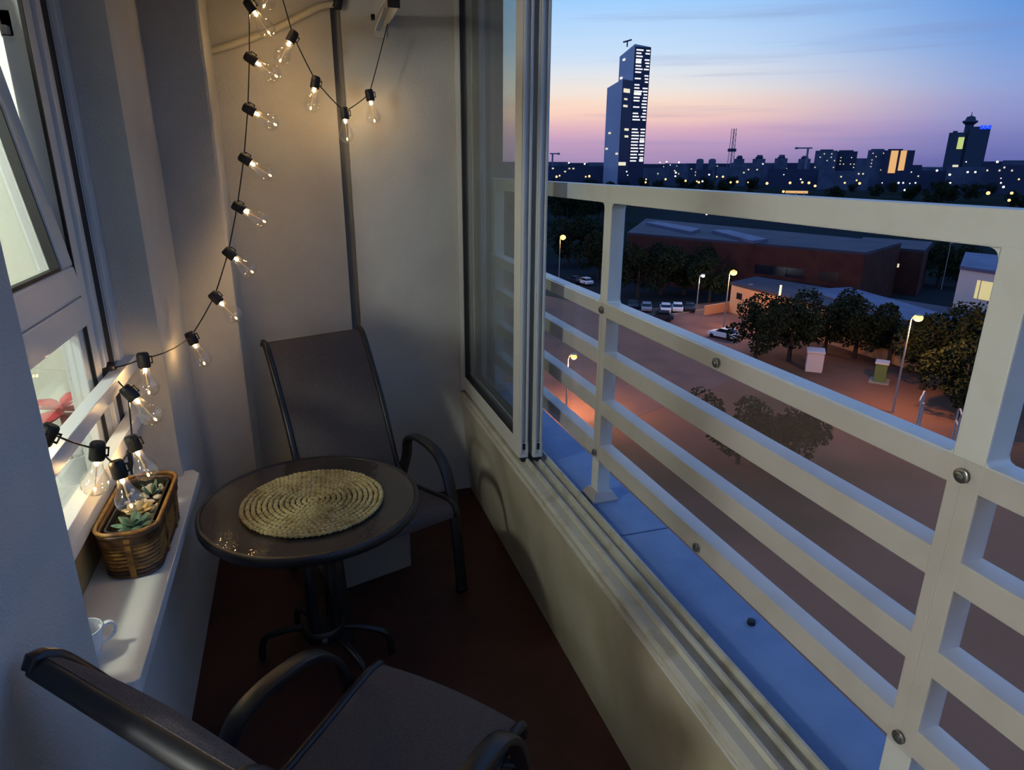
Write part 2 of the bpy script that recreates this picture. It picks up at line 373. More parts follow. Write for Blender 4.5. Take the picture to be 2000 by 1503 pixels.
# tilting sash, hinged at its lower edge and leaning into the room
SY0, SY1, SH, SZ = NY0 + 0.06, 2.190, 0.92, 1.392
T = math.radians(8.0)
sash = bpy.data.objects.new('sash', None); COL.objects.link(sash); sash.parent = win; sash.location = (XW + 0.004, 0, SZ); sash.rotation_euler = (0, -T, 0)
sash['label'] = 'upper sash tilted open into the room'
def sash_bar(y0, y1, z0, z1): 
    m = MB(); m.box(-0.062, 0, y0, y1, z0, z1); return m.build('sash_rail', 'pvc_white', sash, bevel=0.008)
sash_bar(SY0, SY1, 0, 0.085); sash_bar(SY0, SY1, SH - 0.085, SH); sash_bar(SY1 - 0.092, SY1, 0.085, SH - 0.085); sash_bar(SY0, SY0 + 0.09, 0.085, SH - 0.085)
MB().box(-0.03, -0.006, SY1 - 0.100, SY1 - 0.092, 0.085, SH - 0.085).box(-0.03, -0.006, SY0 + 0.09, SY1 - 0.1, 0.085, 0.094).build('glazing_seal', 'gasket_black', sash)
MB().box(-0.034, -0.030, SY0 + 0.09, SY1 - 0.092, 0.085, SH - 0.085).build('pane', 'window_glass', sash)
st = at(18, 45, 'y', 2.22)
MB().box(st.x - 0.02, st.x + 0.012, 2.205, 2.232, st.z - 0.035, st.z + 0.03).box(st.x - 0.01, st.x + 0.004, 2.18, 2.21, st.z - 0.03, st.z - 0.01).build('stay_catch', 'flange_grey', win, bevel=0.003)
# upstand under the frame and the projecting sill
struct(MB().box(XW - 0.06, XW - 0.02, NY0, NY1, NZ0, 0.80).build('trim_3', 'upstand_bulb_tint'), 'upstand under the window frame, coloured tan for warm bulb light', 'trim')
SX = -0.415
sl = MB(); sl.prism([(XW - 0.02, 1.375), (SX - 0.012, 1.375), (SX, 1.382), (SX, 2.47), (SX - 0.025, 2.505), (XL, 2.505), (XL, NY1), (XW - 0.02, NY1)], NZ0, 0.668)
struct(sl.build('window_sill', 'sill_white', bevel=0.003), 'white window sill slab holding the basket planter', 'sill')

# two white guard bars across the niche
gd = thing('window_guard', 'two white painted guard bars across the window niche', 'guard bars')
for z1, xx in ((1.135, -0.553), (0.957, -0.553)):
    MB().box(xx - 0.040, xx, NY0, NY1, z1 - 0.046, z1).build('guard_bar', 'white_paint', gd, bevel=0.002)

# ------------------------------------------------------------------ sliding window on the parapet
w2 = struct(bpy.data.objects.new('window_2', None), 'white sliding balcony window pushed to the end wall', 'window'); COL.objects.link(w2)
tr = MB().prism_y([(0.783, 0.558), (0.93, 0.558), (0.93, 0.602), (0.922, 0.602), (0.920, 0.586), (0.893, 0.584), (0.890, 0.600), (0.882, 0.600), (0.879, 0.584), (0.842, 0.586), (0.839, 0.606), (0.829, 0.606), (0.826, 0.592), (0.796, 0.592), (0.783, 0.586)], -1.6, YB - 0.012)
tr.build('track', 'alu_track', w2)
MB().box(0.779, 0.786, -1.6, YB - 0.012, 0.556, 0.566).build('sealant', 'plaster', w2)
hd = MB().box(0.785, 0.93, -1.6, YB - 0.012, ZC - 0.07, ZC); hd.build('head_track', 'alu_white', w2)
jm = MB().box(0.785, 0.93, YB - 0.03, YB + 0.12, 0.60, ZC - 0.07); jm.build('jamb', 'alu_white', w2)
PY0, PY1 = 2.365, YB - 0.032
for i, (xa, xb, yo) in enumerate(((0.800, 0.842, 0.0), (0.858, 0.900, -0.012))):
    sp = bpy.data.objects.new('sliding_panel', None); COL.objects.link(sp); sp.parent = w2
    ya = PY0 + yo
    MB().box(xa, xb, ya, PY1, 0.608, 0.678).build('bottom_rail', 'alu_white', sp, bevel=0.004)
    MB().box(xa, xb, ya, PY1, ZC - 0.13, ZC - 0.06).build('top_rail', 'alu_white', sp, bevel=0.004)
    s = MB(); s.box(xa, xb, ya + 0.008, ya + 0.085, 0.678, ZC - 0.13); s.box(xa + 0.004, xa + 0.014, ya - 0.004, ya + 0.008, 0.63, ZC - 0.13); s.box(xb - 0.014, xb - 0.004, ya - 0.004, ya + 0.008, 0.63, ZC - 0.13)
    s.build('stile', 'alu_white', sp, bevel=0.003)
    MB().box(xa, xb, PY1 - 0.008, PY1, 0.678, ZC - 0.13).build('stile', 'alu_white', sp)
    g = MB(); g.box(xa + 0.006, xb - 0.006, ya + 0.085, PY1 - 0.008, 0.678, 0.690); g.box(xa + 0.006, xb - 0.006, PY1 - 0.026, PY1 - 0.008, 0.690, ZC - 0.13)
    g.build('gasket', 'gasket_black', sp)
    MB().box(xa + 0.018, xa + 0.023, ya + 0.085, PY1 - 0.026, 0.690, ZC - 0.13).build('pane', 'slider_glass' if i == 0 else 'window_glass', sp)
    MB().box(xa + 0.010, xb - 0.010, ya - 0.006, ya + 0.03, 0.594, 0.6085).box(xa + 0.016, xb - 0.016, ya - 0.003, ya + 0.009, 0.645, 0.672).build('roller_block', 'gasket_black', sp)

# ------------------------------------------------------------------ railing
rl = thing('balcony_railing', 'white metal balcony railing with rounded openings and clear acrylic panels', 'railing')
RX0, RX1 = 0.985, 1.035
POSTS = (-0.68, 0.66, 2.0, 3.34)
def rail(z0, z1, name): return MB().box(RX0, RX1, -1.55, 3.44, z0, z1).build(name, 'rail_white', rl, bevel=0.0035)
rail(1.642, 1.698, 'top_rail')
for z0, z1 in ((1.265, 1.316), (1.088, 1.143), (0.911, 0.966), (0.733, 0.793)): rail(z0, z1, 'rail')
for y in POSTS:
    MB().box(RX0 - 0.0006, RX1, y, y + 0.055, 0.585, 1.645).build('post', 'rail_white', rl, bevel=0.003)
    # flared foot
    yc, xc = y + 0.0275, (RX0 + RX1) / 2
    f = MB()
    q = lambda h: [(xc - h, yc - h), (xc + h, yc - h), (xc + h, yc + h), (xc - h, yc + h)]
    vs = [(*p, 0.570) for p in q(0.052)] + [(*p, 0.578) for p in q(0.052)] + [(*p, 0.605) for p in q(0.036)] + [(*p, 0.605) for p in q(0.028)]
    f.add(vs, [(3, 2, 1, 0)] + [(i + 4 * k, (i + 1) % 4 + 4 * k, (i + 1) % 4 + 4 * k + 4, i + 4 * k + 4) for k in range(3) for i in range(4)] + [(12, 13, 14, 15)])
    f.build('post_foot', 'flange_grey', rl, bevel=0.002)
# rounded corners of the wide upper openings
def fillet_mesh(r):
    pts = [(0, 0), (r, 0)] + [(r * (1 - math.sin(a)), r * (1 - math.cos(a))) for a in [math.pi / 2 * k / 6 for k in range(1, 6)]] + [(0, r)]
    return MB().prism_x(pts, RX0, RX1)
fil = None
for k in range(3):
    ya, yb = POSTS[k] + 0.055, POSTS[k + 1]
    for y, sy in ((ya, 1), (yb, -1)):
        for z, sz in ((1.642, -1), (1.316, 1)):
            r = 0.018 if sz < 0 else 0.010
            if fil is None: fil = fillet_mesh(0.018).build('corner_fillet', 'rail_white', rl); o = fil
            else: o = share(fil, 'corner_fillet', (0, 0, 0), parent=rl)
            o.location = (0, y, z); o.scale = (1, sy * r / 0.018, sz * r / 0.018)
for y0, y1 in ((-0.65, 0.686), (0.689, 2.026), (2.029, 3.37)):
    MB().box(RX0 - 0.007, RX0 - 0.0015, y0, y1, 0.735, 1.314).build('acrylic_panel', 'acrylic', rl)
bolt0 = None
for y in (0.018, 0.688, 1.358, 2.03, 2.70):
    for z in (1.288, 0.756):
        if bolt0 is None:
            b = MB(); b.lathe([(0.0125, 0.0), (0.0125, 0.002), (0.011, 0.003), (0.0078, 0.003), (0.0072, 0.006), (0.004, 0.0068), (0.0038, 0.004), (0, 0.004)], 16, axis=(-1, 0, 0))
            bolt0 = b.build('bolt', 'bolt_steel', rl, smooth=True); bolt0.location = (RX0 - 0.007, y, z)
        else: share(bolt0, 'bolt', (RX0 - 0.007, y, z), parent=rl)

# ------------------------------------------------------------------ chairs
HW, AW, YF, YBK, ZS, ZT, AH = 0.222, 0.267, 0.291, -0.456, 0.442, 1.033, 0.604
PROF = [(YF + 0.012, ZS - 0.045), (YF + 0.010, ZS - 0.018), (YF - 0.008, ZS), (YF - 0.06, ZS + 0.002), (0.10, ZS - 0.022), (-0.06, ZS - 0.045), (-0.13, ZS - 0.04), (-0.175, ZS + 0.01), (-0.22, 0.56), (-0.295, 0.74), (-0.38, 0.905), (YBK + 0.02, 1.005), (YBK - 0.008, ZT)]
def make_chair(label):
    t = thing('sling_chair', label, 'chair')
    p = spline([(0, y, z) for y, z in PROF], 5)
    # sling: sagging a little between the side tubes
    m = MB(); NX = 10; n = len(p); vs = []; fs = []
    for lay in (0, 1):
        for i, q in enumerate(p):
            tg = (p[min(i + 1, n - 1)] - p[max(i - 1, 0)]).normalized(); nm = Vector((0, -tg.z, tg.y))
            if nm.z < 0 and i < n * .5: nm = -nm
            for k in range(NX + 1):
                s = k / NX * 2 - 1; w = (HW - 0.006) * s
                e = min(1, i / 6, (n - 1 - i) / 5); sag = 0.012 * (1 - s * s) * e
                sgn = Vector((0, tg.z, -tg.y))
                q2 = q + sgn * (sag + 0.003 * lay) * (1 if True else 0)
                vs.append((w, q2.y, q2.z))
    W = NX + 1
    for lay in (0, 1):
        o = lay * n * W
        for i in range(n - 1):
            for k in range(NX): fs.append((o + i * W + k, o + i * W + k + 1, o + (i + 1) * W + k + 1, o + (i + 1) * W + k))
    o = n * W
    for i in range(n - 1):
        for k in (0, NX): fs.append((i * W + k, (i + 1) * W + k, o + (i + 1) * W + k, o + i * W + k))
    for i in (0, n - 1):
        for k in range(NX): fs.append((i * W + k, i * W + k + 1, o + i * W + k + 1, o + i * W + k))
    m.add(vs, fs)
    m.build('sling', 'sling_grey', t, smooth=True, angle=60)
    for s in (-1, 1):
        MB().tube([(s * HW, q.y, q.z) for q in p] + [(s * HW, YBK - 0.018, ZT + 0.004), (s * HW, YBK - 0.024, ZT - 0.010)], 0.0135, 10).build('side_tube', 'frame_black', t, smooth=True)
        # arm loop running down into the front leg: a flat oval section
        path = spline([(s * (HW + 0.015), -0.165, 0.40), (s * AW, -0.165, 0.49), (s * AW, -0.150, 0.565), (s * AW, -0.10, AH), (s * AW, 0.0, AH + 0.008), (s * AW, 0.10, AH - 0.012), (s * AW, 0.165, AH - 0.07), (s * AW, 0.200, AH - 0.15), (s * AW, 0.222, 0.36), (s * AW, 0.250, 0.17), (s * AW, YF - 0.02, 0.006)], 5)
        sec = [(math.copysign(0.0245 * abs(math.cos(a)) ** 0.6, math.cos(a)), math.copysign(0.0115 * abs(math.sin(a)) ** 0.6, math.sin(a))) for a in [2 * math.pi * k / 12 for k in range(12)]]
        ar = MB().sweep(path, sec, side=(1, 0, 0)).build('arm_and_leg', 'frame_black', t, smooth=True)
        MB().box(s * AW - 0.024, s * AW + 0.024, YF - 0.036, YF - 0.006, 0.0, 0.02).build('foot_cap', 'dark_plastic', ar, bevel=0.004)
        lp = spline([(s * (HW + 0.012), -0.10, 0.40), (s * (HW + 0.02), -0.20, 0.25), (s * (HW + 0.03), -0.33, 0.008)], 5)
        lg_ = MB().tube(lp, 0.014, 10).build('rear_leg', 'frame_black', t, smooth=True)
        MB().lathe([(0.0, 0), (0.017, 0), (0.017, 0.02), (0, 0.022)], 10, (s * (HW + 0.03), -0.33, 0.0)).build('foot_cap', 'dark_plastic', lg_)
        MB().tube([(s * (HW + 0.004), 0.19, ZS - 0.022), (s * (AW - 0.004), 0.215, ZS - 0.03)], 0.010, 8).build('bracket', 'frame_black', t)
    MB().sweep([(-HW, YBK - 0.019, ZT - 0.010), (HW, YBK - 0.019, ZT - 0.010)], [(0.017 * math.cos(a), 0.0105 * math.sin(a)) for a in [2 * math.pi * k / 12 for k in range(12)]], side=(0, 1, 0.8)).build('top_rail', 'frame_black', t, smooth=True)
    MB().tube([(-HW, YF - 0.03, ZS - 0.045), (HW, YF - 0.03, ZS - 0.045)], 0.010, 8).build('cross_bar', 'frame_black', t)
    MB().tube([(-HW, -0.09, 0.375), (HW, -0.09, 0.375)], 0.010, 8).build('cross_bar', 'frame_black', t)
    return t
ch = make_chair('grey sling chair with black arms facing the table, by the end wall')
ch.location = (0.21, 2.551, 0); ch.rotation_euler = (0, 0, math.radians(-159.2)); ch['group'] = 'sling chairs'
c2 = copy_tree(ch); c2['label'] = 'grey sling chair nearest, turned towards the railing, cut by the lower edge'
c2.location = (0.060, 1.174, 0); c2.rotation_euler = (0, 0, math.radians(-46.1))
# pale box under the far chair
bx = thing('storage_box', 'pale grey box on the floor under the chair by the end wall', 'box', (0.213, 2.598, 0), math.radians(17.1))
MB().box(-0.19, 0.172, 0, 0.24, 0.0, 0.23).build('body', 'box_grey', bx, bevel=0.004)
MB().box(-0.195, 0.176, -0.004, 0.244, 0.23, 0.26).build('lid', 'box_grey', bx, bevel=0.004)

# ------------------------------------------------------------------ table and mat
TZ, TR, TC = 0.662, 0.366, (-0.026, 2.14)
tb = thing('bistro_table', 'round glass bistro table with dark metal rim and splayed feet', 'table', (TC[0], TC[1], 0))
MB().lathe([(TR - 0.018, TZ - 0.032), (TR - 0.004, TZ - 0.032), (TR, TZ - 0.026), (TR, TZ - 0.004), (TR - 0.005, TZ + 0.002), (TR - 0.014, TZ + 0.002), (TR - 0.018, TZ - 0.002), (TR - 0.018, TZ - 0.032)], 72).build('rim', 'frame_black', tb, smooth=True)
MB().lathe([(0, TZ - 0.006), (TR - 0.017, TZ - 0.006), (TR - 0.017, TZ - 0.001), (0, TZ - 0.001)], 72).build('glass_top', 'table_glass', tb)
for k in range(4):
    a = math.radians(60 + 90 * k)
    c, s = math.cos(a), math.sin(a)
    MB().tube(spline([(0.05 * c, 0.05 * s, 0.12), (0.052 * c, 0.052 * s, 0.40), (0.075 * c, 0.075 * s, 0.56), (0.18 * c, 0.18 * s, TZ - 0.028), (0.345 * c, 0.345 * s, TZ - 0.026)], 5), 0.0135, 10).build('post', 'frame_black', tb, smooth=True)
hub = MB().lathe([(0, 0.115), (0.072, 0.115), (0.075, 0.12), (0.075, 0.158), (0.070, 0.164), (0, 0.164)], 24).build('hub', 'frame_black', tb, smooth=True)
MB().lathe([(0.0, 0), (0.011, 0), (0.011, 0.006), (0, 0.008)], 8, (0.0, -0.075, 0.14), axis=(0, -1, 0)).build('bolt', 'bolt_steel', hub)
for dg in (163, -10, -58, 115):
    a = math.radians(dg); c, s = math.cos(a), math.sin(a)
    MB().tube(spline([(0.05 * c, 0.05 * s, 0.14), (0.12 * c, 0.12 * s, 0.132), (0.195 * c, 0.195 * s, 0.108), (0.224 * c, 0.224 * s, 0.088), (0.236 * c, 0.236 * s, 0.05), (0.240 * c, 0.240 * s, 0.004)], 5), 0.0125, 10).build('foot', 'frame_black', tb, smooth=True)

mt = thing('placemat', 'round coiled straw placemat lying on the glass table', 'placemat', (-0.020, 2.118, TZ + 0.002), math.radians(8))
MR = 0.238; NR = 13; dr = MR / (NR + 0.3)
for i in range(NR):
    r = dr * (i + 0.75); n = max(8, int(2 * math.pi * r / 0.0165)); m = MB()
    for k in range(n):
        a = 2 * math.pi * (k + (i % 2) * 0.5) / n
        R = Matrix.Rotation(a + math.radians(90) + math.radians(24 if i % 2 else -24), 3, 'Z')
        rr = r + random.uniform(-0.0008, 0.0008)
        m.ball((rr * math.cos(a), rr * math.sin(a), 0.0065 + random.uniform(-0.0008, 0.0012)), 0.0112, dr * 0.46, 0.0074, 6, 4, R)
    m.build('coil', 'straw', mt, smooth=True)

# ------------------------------------------------------------------ sill: basket planter, succulents, pebbles, cup
def rrect(hx, hy, r, n=6):
    out = []
    for cx, cy, a0 in ((hx - r, hy - r, 0), (-hx + r, hy - r, 90), (-hx + r, -hy + r, 180), (hx - r, -hy + r, 270)):
        for k in range(n + 1):
            a = math.radians(a0 + 90 * k / n); out.append((cx + r * math.cos(a), cy + r * math.sin(a)))
    return out
BZ = 0.668; BC = (-0.506, 1.985)
bk = thing('basket_planter', 'brown wicker basket planter with a dark inner pot on the sill', 'planter', (BC[0], BC[1], BZ), math.radians(-1))
for k in range(9):
    z = 0.008 + k * 0.0118; g = 0.004 * k / 8
    MB().tube([(x, y, z) for x, y in rrect(0.066 + g, 0.178 + g, 0.05)], 0.0062, 8, closed=True).build('cane_rod', 'wicker' if k > 1 else 'wicker_dark', bk, smooth=True)
MB().sweep([(x, y, 0.118) for x, y in rrect(0.073, 0.186, 0.052)], [(-0.006, -0.012), (0.006, -0.012), (0.006, 0.012), (-0.006, 0.012)], closed=True).build('upper_band', 'wicker_dark', bk, smooth=True)
MB().tube([(x, y, 0.134) for x, y in rrect(0.074, 0.188, 0.054)], 0.0085, 10, closed=True).build('rim', 'wicker_dark', bk, smooth=True)
MB().tube([(x, y, 0.146) for x, y in rrect(0.078, 0.192, 0.054)], 0.0058, 10, closed=True).build('rim_cane', 'wicker', bk, smooth=True)
MB().prism(rrect(0.064, 0.176, 0.045), 0.001, 0.006).build('base', 'wicker_dark', bk)
for x, y, dx, dy in ((0.005, -0.190, 1, 0), (0.005, 0.190, 1, 0), (0.079, -0.06, 0, 1), (0.079, 0.08, 0, 1), (-0.079, 0.0, 0, 1)):
    w = 0.008
    k0 = 0.0075
    p0 = (x - (math.copysign(k0, x) if dy else 0), y - (math.copysign(k0, y) if dx else 0), 0.004); p1 = (x, y, 0.132)
    MB().sweep([p0, p1], [(-w, -0.003), (w, -0.003), (w, 0.003), (-w, 0.003)], side=(dx, dy, 0)).build('binding', 'wicker', bk, bevel=0.001)
pot = MB()
o_, i_ = rrect(0.058, 0.165, 0.03), rrect(0.053, 0.160, 0.027); n = len(o_)
pot.add([(x, y, 0.012) for x, y in o_] + [(x, y, 0.138) for x, y in o_] + [(x, y, 0.138) for x, y in i_] + [(x, y, 0.05) for x, y in i_],
        [(i + n * k, (i + 1) % n + n * k, (i + 1) % n + n * k + n, i + n * k + n) for k in range(3) for i in range(n)] + [tuple(range(n))[::-1], tuple(range(3 * n, 4 * n))])
pot.build('inner_pot', 'pot_dark', bk)
MB().prism(i_, 0.05, 0.114).build('potting_soil', 'soil', bk)
SO = BZ + 0.114
def succulent(name, label, loc, rings, material, tilt=0):
    t = thing(name, label, 'succulent', loc, random.uniform(0, 3))
    for n, L_, w, th, up in rings:
        for k in range(n):
            a = 2 * math.pi * k / n + up
            m = MB(); sec = []
            path = [(0.004 + L_ * s, 0, 0.006 + L_ * math.tan(up) * s * 0.8) for s in (0, .25, .5, .75, .93, 1)]
            ws = [0.35, .75, 1, .85, .45, 0.08]
            vs = []; fs = []
            for (x, y, z), q in zip(path, ws):
                for b in range(6):
                    an = 2 * math.pi * b / 6; vs.append((x, q * w * math.cos(an), z + q * th * math.sin(an)))
            for i in range(5):
                for b in range(6): fs.append((i * 6 + b, i * 6 + (b + 1) % 6, i * 6 + 6 + (b + 1) % 6, i * 6 + 6 + b))
            fs += [(5, 4, 3, 2, 1, 0), tuple(range(30, 36))]
            m.add(vs, fs); o = m.build('leaf', material, t, smooth=True); o.rotation_euler = (0, 0, a)
    return t
succulent('succulent', 'grey-green rosette succulent at the near end of the basket', (-0.500, 1.880, SO), ((7, 0.052, 0.014, 0.005, 0.35), (5, 0.036, 0.012, 0.005, 0.8), (3, 0.02, 0.008, 0.004, 1.1)), 'leaf_green')
succulent('succulent', 'cream yellow rosette succulent in the middle of the basket', (-0.505, 1.962, SO), ((7, 0.038, 0.013, 0.006, 0.5), (5, 0.024, 0.010, 0.005, 0.9)), 'leaf_cream')
succulent('succulent', 'small green sprig among the white pebbles in the basket', (-0.487, 2.075, SO), ((5, 0.026, 0.007, 0.003, 0.8), (3, 0.022, 0.006, 0.003, 1.15)), 'leaf_green')
peb = [MB().ball((0, 0, 0), 1.0, 0.72, 0.62, 7, 5) for _ in range(3)]
prot = []
for k, b in enumerate(peb):
    b.v = [tuple(Vector(p) * (1 + 0.22 * noise.noise(Vector(p) * 1.7 + Vector((k * 7, 0, 0))))) for p in b.v]
spots = []
rnd = random.Random(3)
while len(spots) < 30:
    x, y = rnd.uniform(-0.046, 0.046), rnd.uniform(-0.12, 0.15)
    if y < -0.02 and x < 0.01: continue
    if (Vector((x, y)) - Vector((0.0, -0.022))).length < 0.034: continue
    if all((x - a) ** 2 + (y - b) ** 2 > 0.017 ** 2 for a, b in spots): spots.append((x, y))
for k, (x, y) in enumerate(spots):
    loc = (BC[0] + x, BC[1] + y, SO + 0.006); sc = rnd.uniform(0.010, 0.0145); rot = (rnd.uniform(-.4, .4), rnd.uniform(-.4, .4), rnd.uniform(0, 6))
    if k < 3: o = peb[k].build('pebble', 'pebble', smooth=True); prot.append(o); o.location = loc; o.rotation_euler = rot; o.scale = (sc,) * 3
    else: o = share(prot[k % 3], 'pebble', loc, rot, (sc,) * 3)
    tag(o, 'white pebble on the soil in the wicker basket', 'pebble', 'white pebbles in the basket')
# cup half hidden by the near wall
cp = thing('cup', 'white ceramic cup with a handle at the near end of the sill', 'cup', (-0.545, 1.500, BZ), 0)
MB().lathe([(0, 0), (0.026, 0), (0.029, 0.004), (0.036, 0.03), (0.040, 0.062), (0.0415, 0.072), (0.039, 0.072), (0.0365, 0.05), (0.031, 0.02), (0.022, 0.008), (0, 0.007)], 28).build('body', 'ceramic', cp, smooth=True)
MB().sweep(spline([(0.034, 0, 0.060), (0.055, 0, 0.064), (0.064, 0, 0.048), (0.057, 0, 0.030), (0.033, 0, 0.022)], 5), [(-0.006, -0.003), (0.006, -0.003), (0.006, 0.003), (-0.006, 0.003)], side=(0, 1, 0)).build('handle', 'ceramic', cp, smooth=True)
cp.rotation_euler = (0, 0, math.radians(25))
# red leaves standing behind the lower pane
pr = at(118, 800, 'x', XW - 0.13)
rp = thing('red_plant', 'red pointed leaves of a plant behind the lower window pane', 'plant', (pr.x, pr.y, 0.80))
MB().lathe([(0, 0), (0.04, 0), (0.055, 0.09), (0.05, 0.09), (0.045, 0.07), (0, 0.07)], 20).build('pot', 'ceramic', rp, smooth=True)
MB().tube([(0, 0, 0.06), (0.0, 0, 0.20)], 0.006, 8).build('stem', 'leaf_green', rp)
zz = pr.z - 0.80
for k in range(9):
    a = 2 * math.pi * k / 9 + 0.2; L_ = 0.115 if k % 2 else 0.085; up = (0.15, 0.45, -0.1)[k % 3]
    w = 0.036
    m = MB(); vs = []; fs = []
    for i, (t_, ww) in enumerate(((0, .15), (.2, .7), (.45, 1), (.6, .72), (.7, .78), (.85, .4), (1, .02))):
        x = L_ * t_; z = L_ * math.sin(up) * t_ - 0.03 * t_ * t_
        vs += [(x, -w * ww, z), (x, 0, z + 0.006), (x, w * ww, z), (x, 0, z + 0.003)]
    for i in range(6):
        for b in range(4): fs.append((i * 4 + b, i * 4 + (b + 1) % 4, i * 4 + 4 + (b + 1) % 4, i * 4 + 4 + b))
    fs += [(3, 2, 1, 0), (24, 25, 26, 27)]
    m.add(vs, fs); o = m.build('leaf', 'red_leaf', rp, smooth=True); o.location = (0, 0, zz + 0.02 * math.sin(k * 2.1)); o.rotation_euler = (0, 0, a)
MB().box(pr.x - 0.09, XW - 0.072, NY0, NY1, 0.74, 0.80).build('trim_4', 'white_paint')['kind'] = 'structure'

# ------------------------------------------------------------------ hose, bracket on the end wall
hp = [at(384, 104, 'y', YB - 0.015), at(420, 97, 'y', YB - 0.016), at(480, 78, 'y', YB - 0.016), at(540, 55, 'y', YB - 0.018), at(590, 30, 'y', YB - 0.022), at(625, 13, 'y', YB - 0.03), at(658, 6, 'y', YB - 0.04)]
hs = thing('drain_hose', 'cream flexible drain hose rising across the end wall', 'hose')
MB().tube(spline(hp, 6), 0.0145, 12).build('hose', 'hose_white', hs, smooth=True)
MB().lathe([(0, -0.02), (0.021, -0.02), (0.021, 0.05), (0, 0.05)], 14, hp[-1] + Vector((0.002, 0, 0.0)), axis=(0.25, 0, 1)).build('end_cap', 'dark_plastic', hs, smooth=True)
bp = at(752, 30, 'y', 3.16)
br = thing('air_conditioner_bracket', 'white metal angle bracket high on the end wall', 'bracket', (bp.x, 3.16, bp.z))
MB().box(-0.022, 0.022, -0.25, 0.165, 0.02, 0.028).box(0.018, 0.024, -0.25, 0.165, -0.02, 0.024).build('arm', 'bracket_white', br, bevel=0.001)
MB().box(-0.026, 0.026, 0.158, 0.168, -0.06, 0.20).build('wall_plate', 'bracket_white', br, bevel=0.002)
MB().bar((0.0, -0.03, 0.02), (-0.035, 0.0, -0.06), 0.035, 0.006).build('tab', 'bracket_white', br)
MB().lathe([(0, 0), (0.012, 0), (0.012, 0.015), (0, 0.017)], 8, (-0.045, -0.01, -0.012), axis=(-1, 0, 0)).build('bolt', 'gasket_black', br)
MB().box(-0.024, 0.024, -0.256, -0.25, -0.02, 0.03).build('end_cap', 'dark_plastic', br)

# ------------------------------------------------------------------ string lights
SL = thing('string_lights', 'black cable string of clear lit bulbs from bracket over the wall to the window guard', 'string lights')
# (pixel u, v of the socket, plane axis, plane value, bulb direction)
SOCK = [(722, 186, 'y', 3.17, (0.14, 0.0, -0.99)), (673, 221, 'y', 3.12, (0.04, 0.0, -1)), (616, 161, 'y', 3.08, (-0.26, -0.1, -0.96)), (571, 72, 'y', 3.04, (-0.52, -0.1, -0.85)),
        (541, -34, 'y', 3.02, (-0.5, -0.2, -0.8)), None,
        (489, 12, 'y', 2.97, (0.55, -0.1, -0.85)), (490, 115, 'y', 2.95, (0.84, -0.1, -0.56)), (487, 214, 'y', 2.92, (0.86, -0.1, -0.50)), (479, 311, 'y', 2.88, (0.84, -0.1, -0.58)),
        (466, 405, 'y', 2.84, (0.86, -0.1, -0.52)), (448, 495, 'y', 2.79, (0.72, -0.05, -0.70)), (421, 581, 'y', 2.72, (0.62, -0.05, -0.80)), (374, 660, 'y', 2.64, (0.30, -0.05, -0.95)),
        (280, 703, 'x', -0.485, (0.02, -0.1, -1)), (210, 722, 'x', -0.600, (-0.75, -0.35, -0.55)), (253, 767, 'x', -0.505, (0.55, -0.1, -0.82)), (260, 865, 'x', -0.500, (0.25, -0.1, -0.96)),
        (231, 916, 'x', -0.485, (0.15, -0.1, -0.98)), (190, 880, 'x', -0.520, (-0.2, -0.05, -0.97)), (92, 848, 'x', -0.560, (-0.5, -0.2, -0.8))]
pts = [at(757, 46, 'y', 3.15)]
GB = [(0.0125, 0.0), (0.014, 0.010), (0.0165, 0.022), (0.0235, 0.036), (0.0305, 0.049), (0.0338, 0.062), (0.0325, 0.074), (0.0265, 0.085), (0.0155, 0.0925), (0.005, 0.0955), (0.0, 0.096)]
proto_s = proto_b = proto_l = proto_t = proto_m = None
for e in SOCK:
    if e is None: pts.append(Vector((-0.08, 2.99, ZC))); continue
    u, v, ax, val, d = e
    P = at(u, v, ax, val); d = Vector(d).normalized(); rot = Vector((0, 0, -1)).rotation_difference(d).to_euler()
    pts.append(P - d * 0.006)
    if proto_s is None:
        s = MB().lathe([(0.0, 0.024), (0.014, 0.024), (0.0175, 0.020), (0.0185, 0.012), (0.0185, -0.020), (0.0165, -0.024), (0.0, -0.024)], 16)
        s.box(0.017, 0.026, -0.003, 0.003, -0.012, -0.008).box(0.017, 0.026, -0.003, 0.003, 0.008, 0.012).box(0.023, 0.026, -0.003, 0.003, -0.012, 0.012)
        proto_s = s.build('socket', 'socket_black', SL, smooth=True); so = proto_s
        proto_b = MB().lathe([(r, -0.024 - z) for r, z in GB], 24).build('glass_bulb', 'bulb_glass', so, smooth=True)
        proto_l = MB().ball((0, 0, -0.031), 0.0055, 0.0055, 0.0095, 8, 6).build('led', 'led_warm', so, smooth=True)
        proto_m = MB().lathe([(0.003, -0.036), (0.0022, -0.06), (0.002, -0.098)], 8).build('light_stem', 'stem_clear', so, smooth=True)
        proto_t = MB().ball((0, 0, -0.104), 0.0035, 0.0035, 0.006, 8, 6).build('stem_tip', 'led_tip', so, smooth=True)
    else:
        so = share(proto_s, 'socket', P, parent=SL)
        for pr_, nm in ((proto_b, 'glass_bulb'), (proto_l, 'led'), (proto_m, 'light_stem'), (proto_t, 'stem_tip')):
            share(pr_, nm, (0, 0, 0), parent=so)
    so.location = P; so.rotation_euler = rot
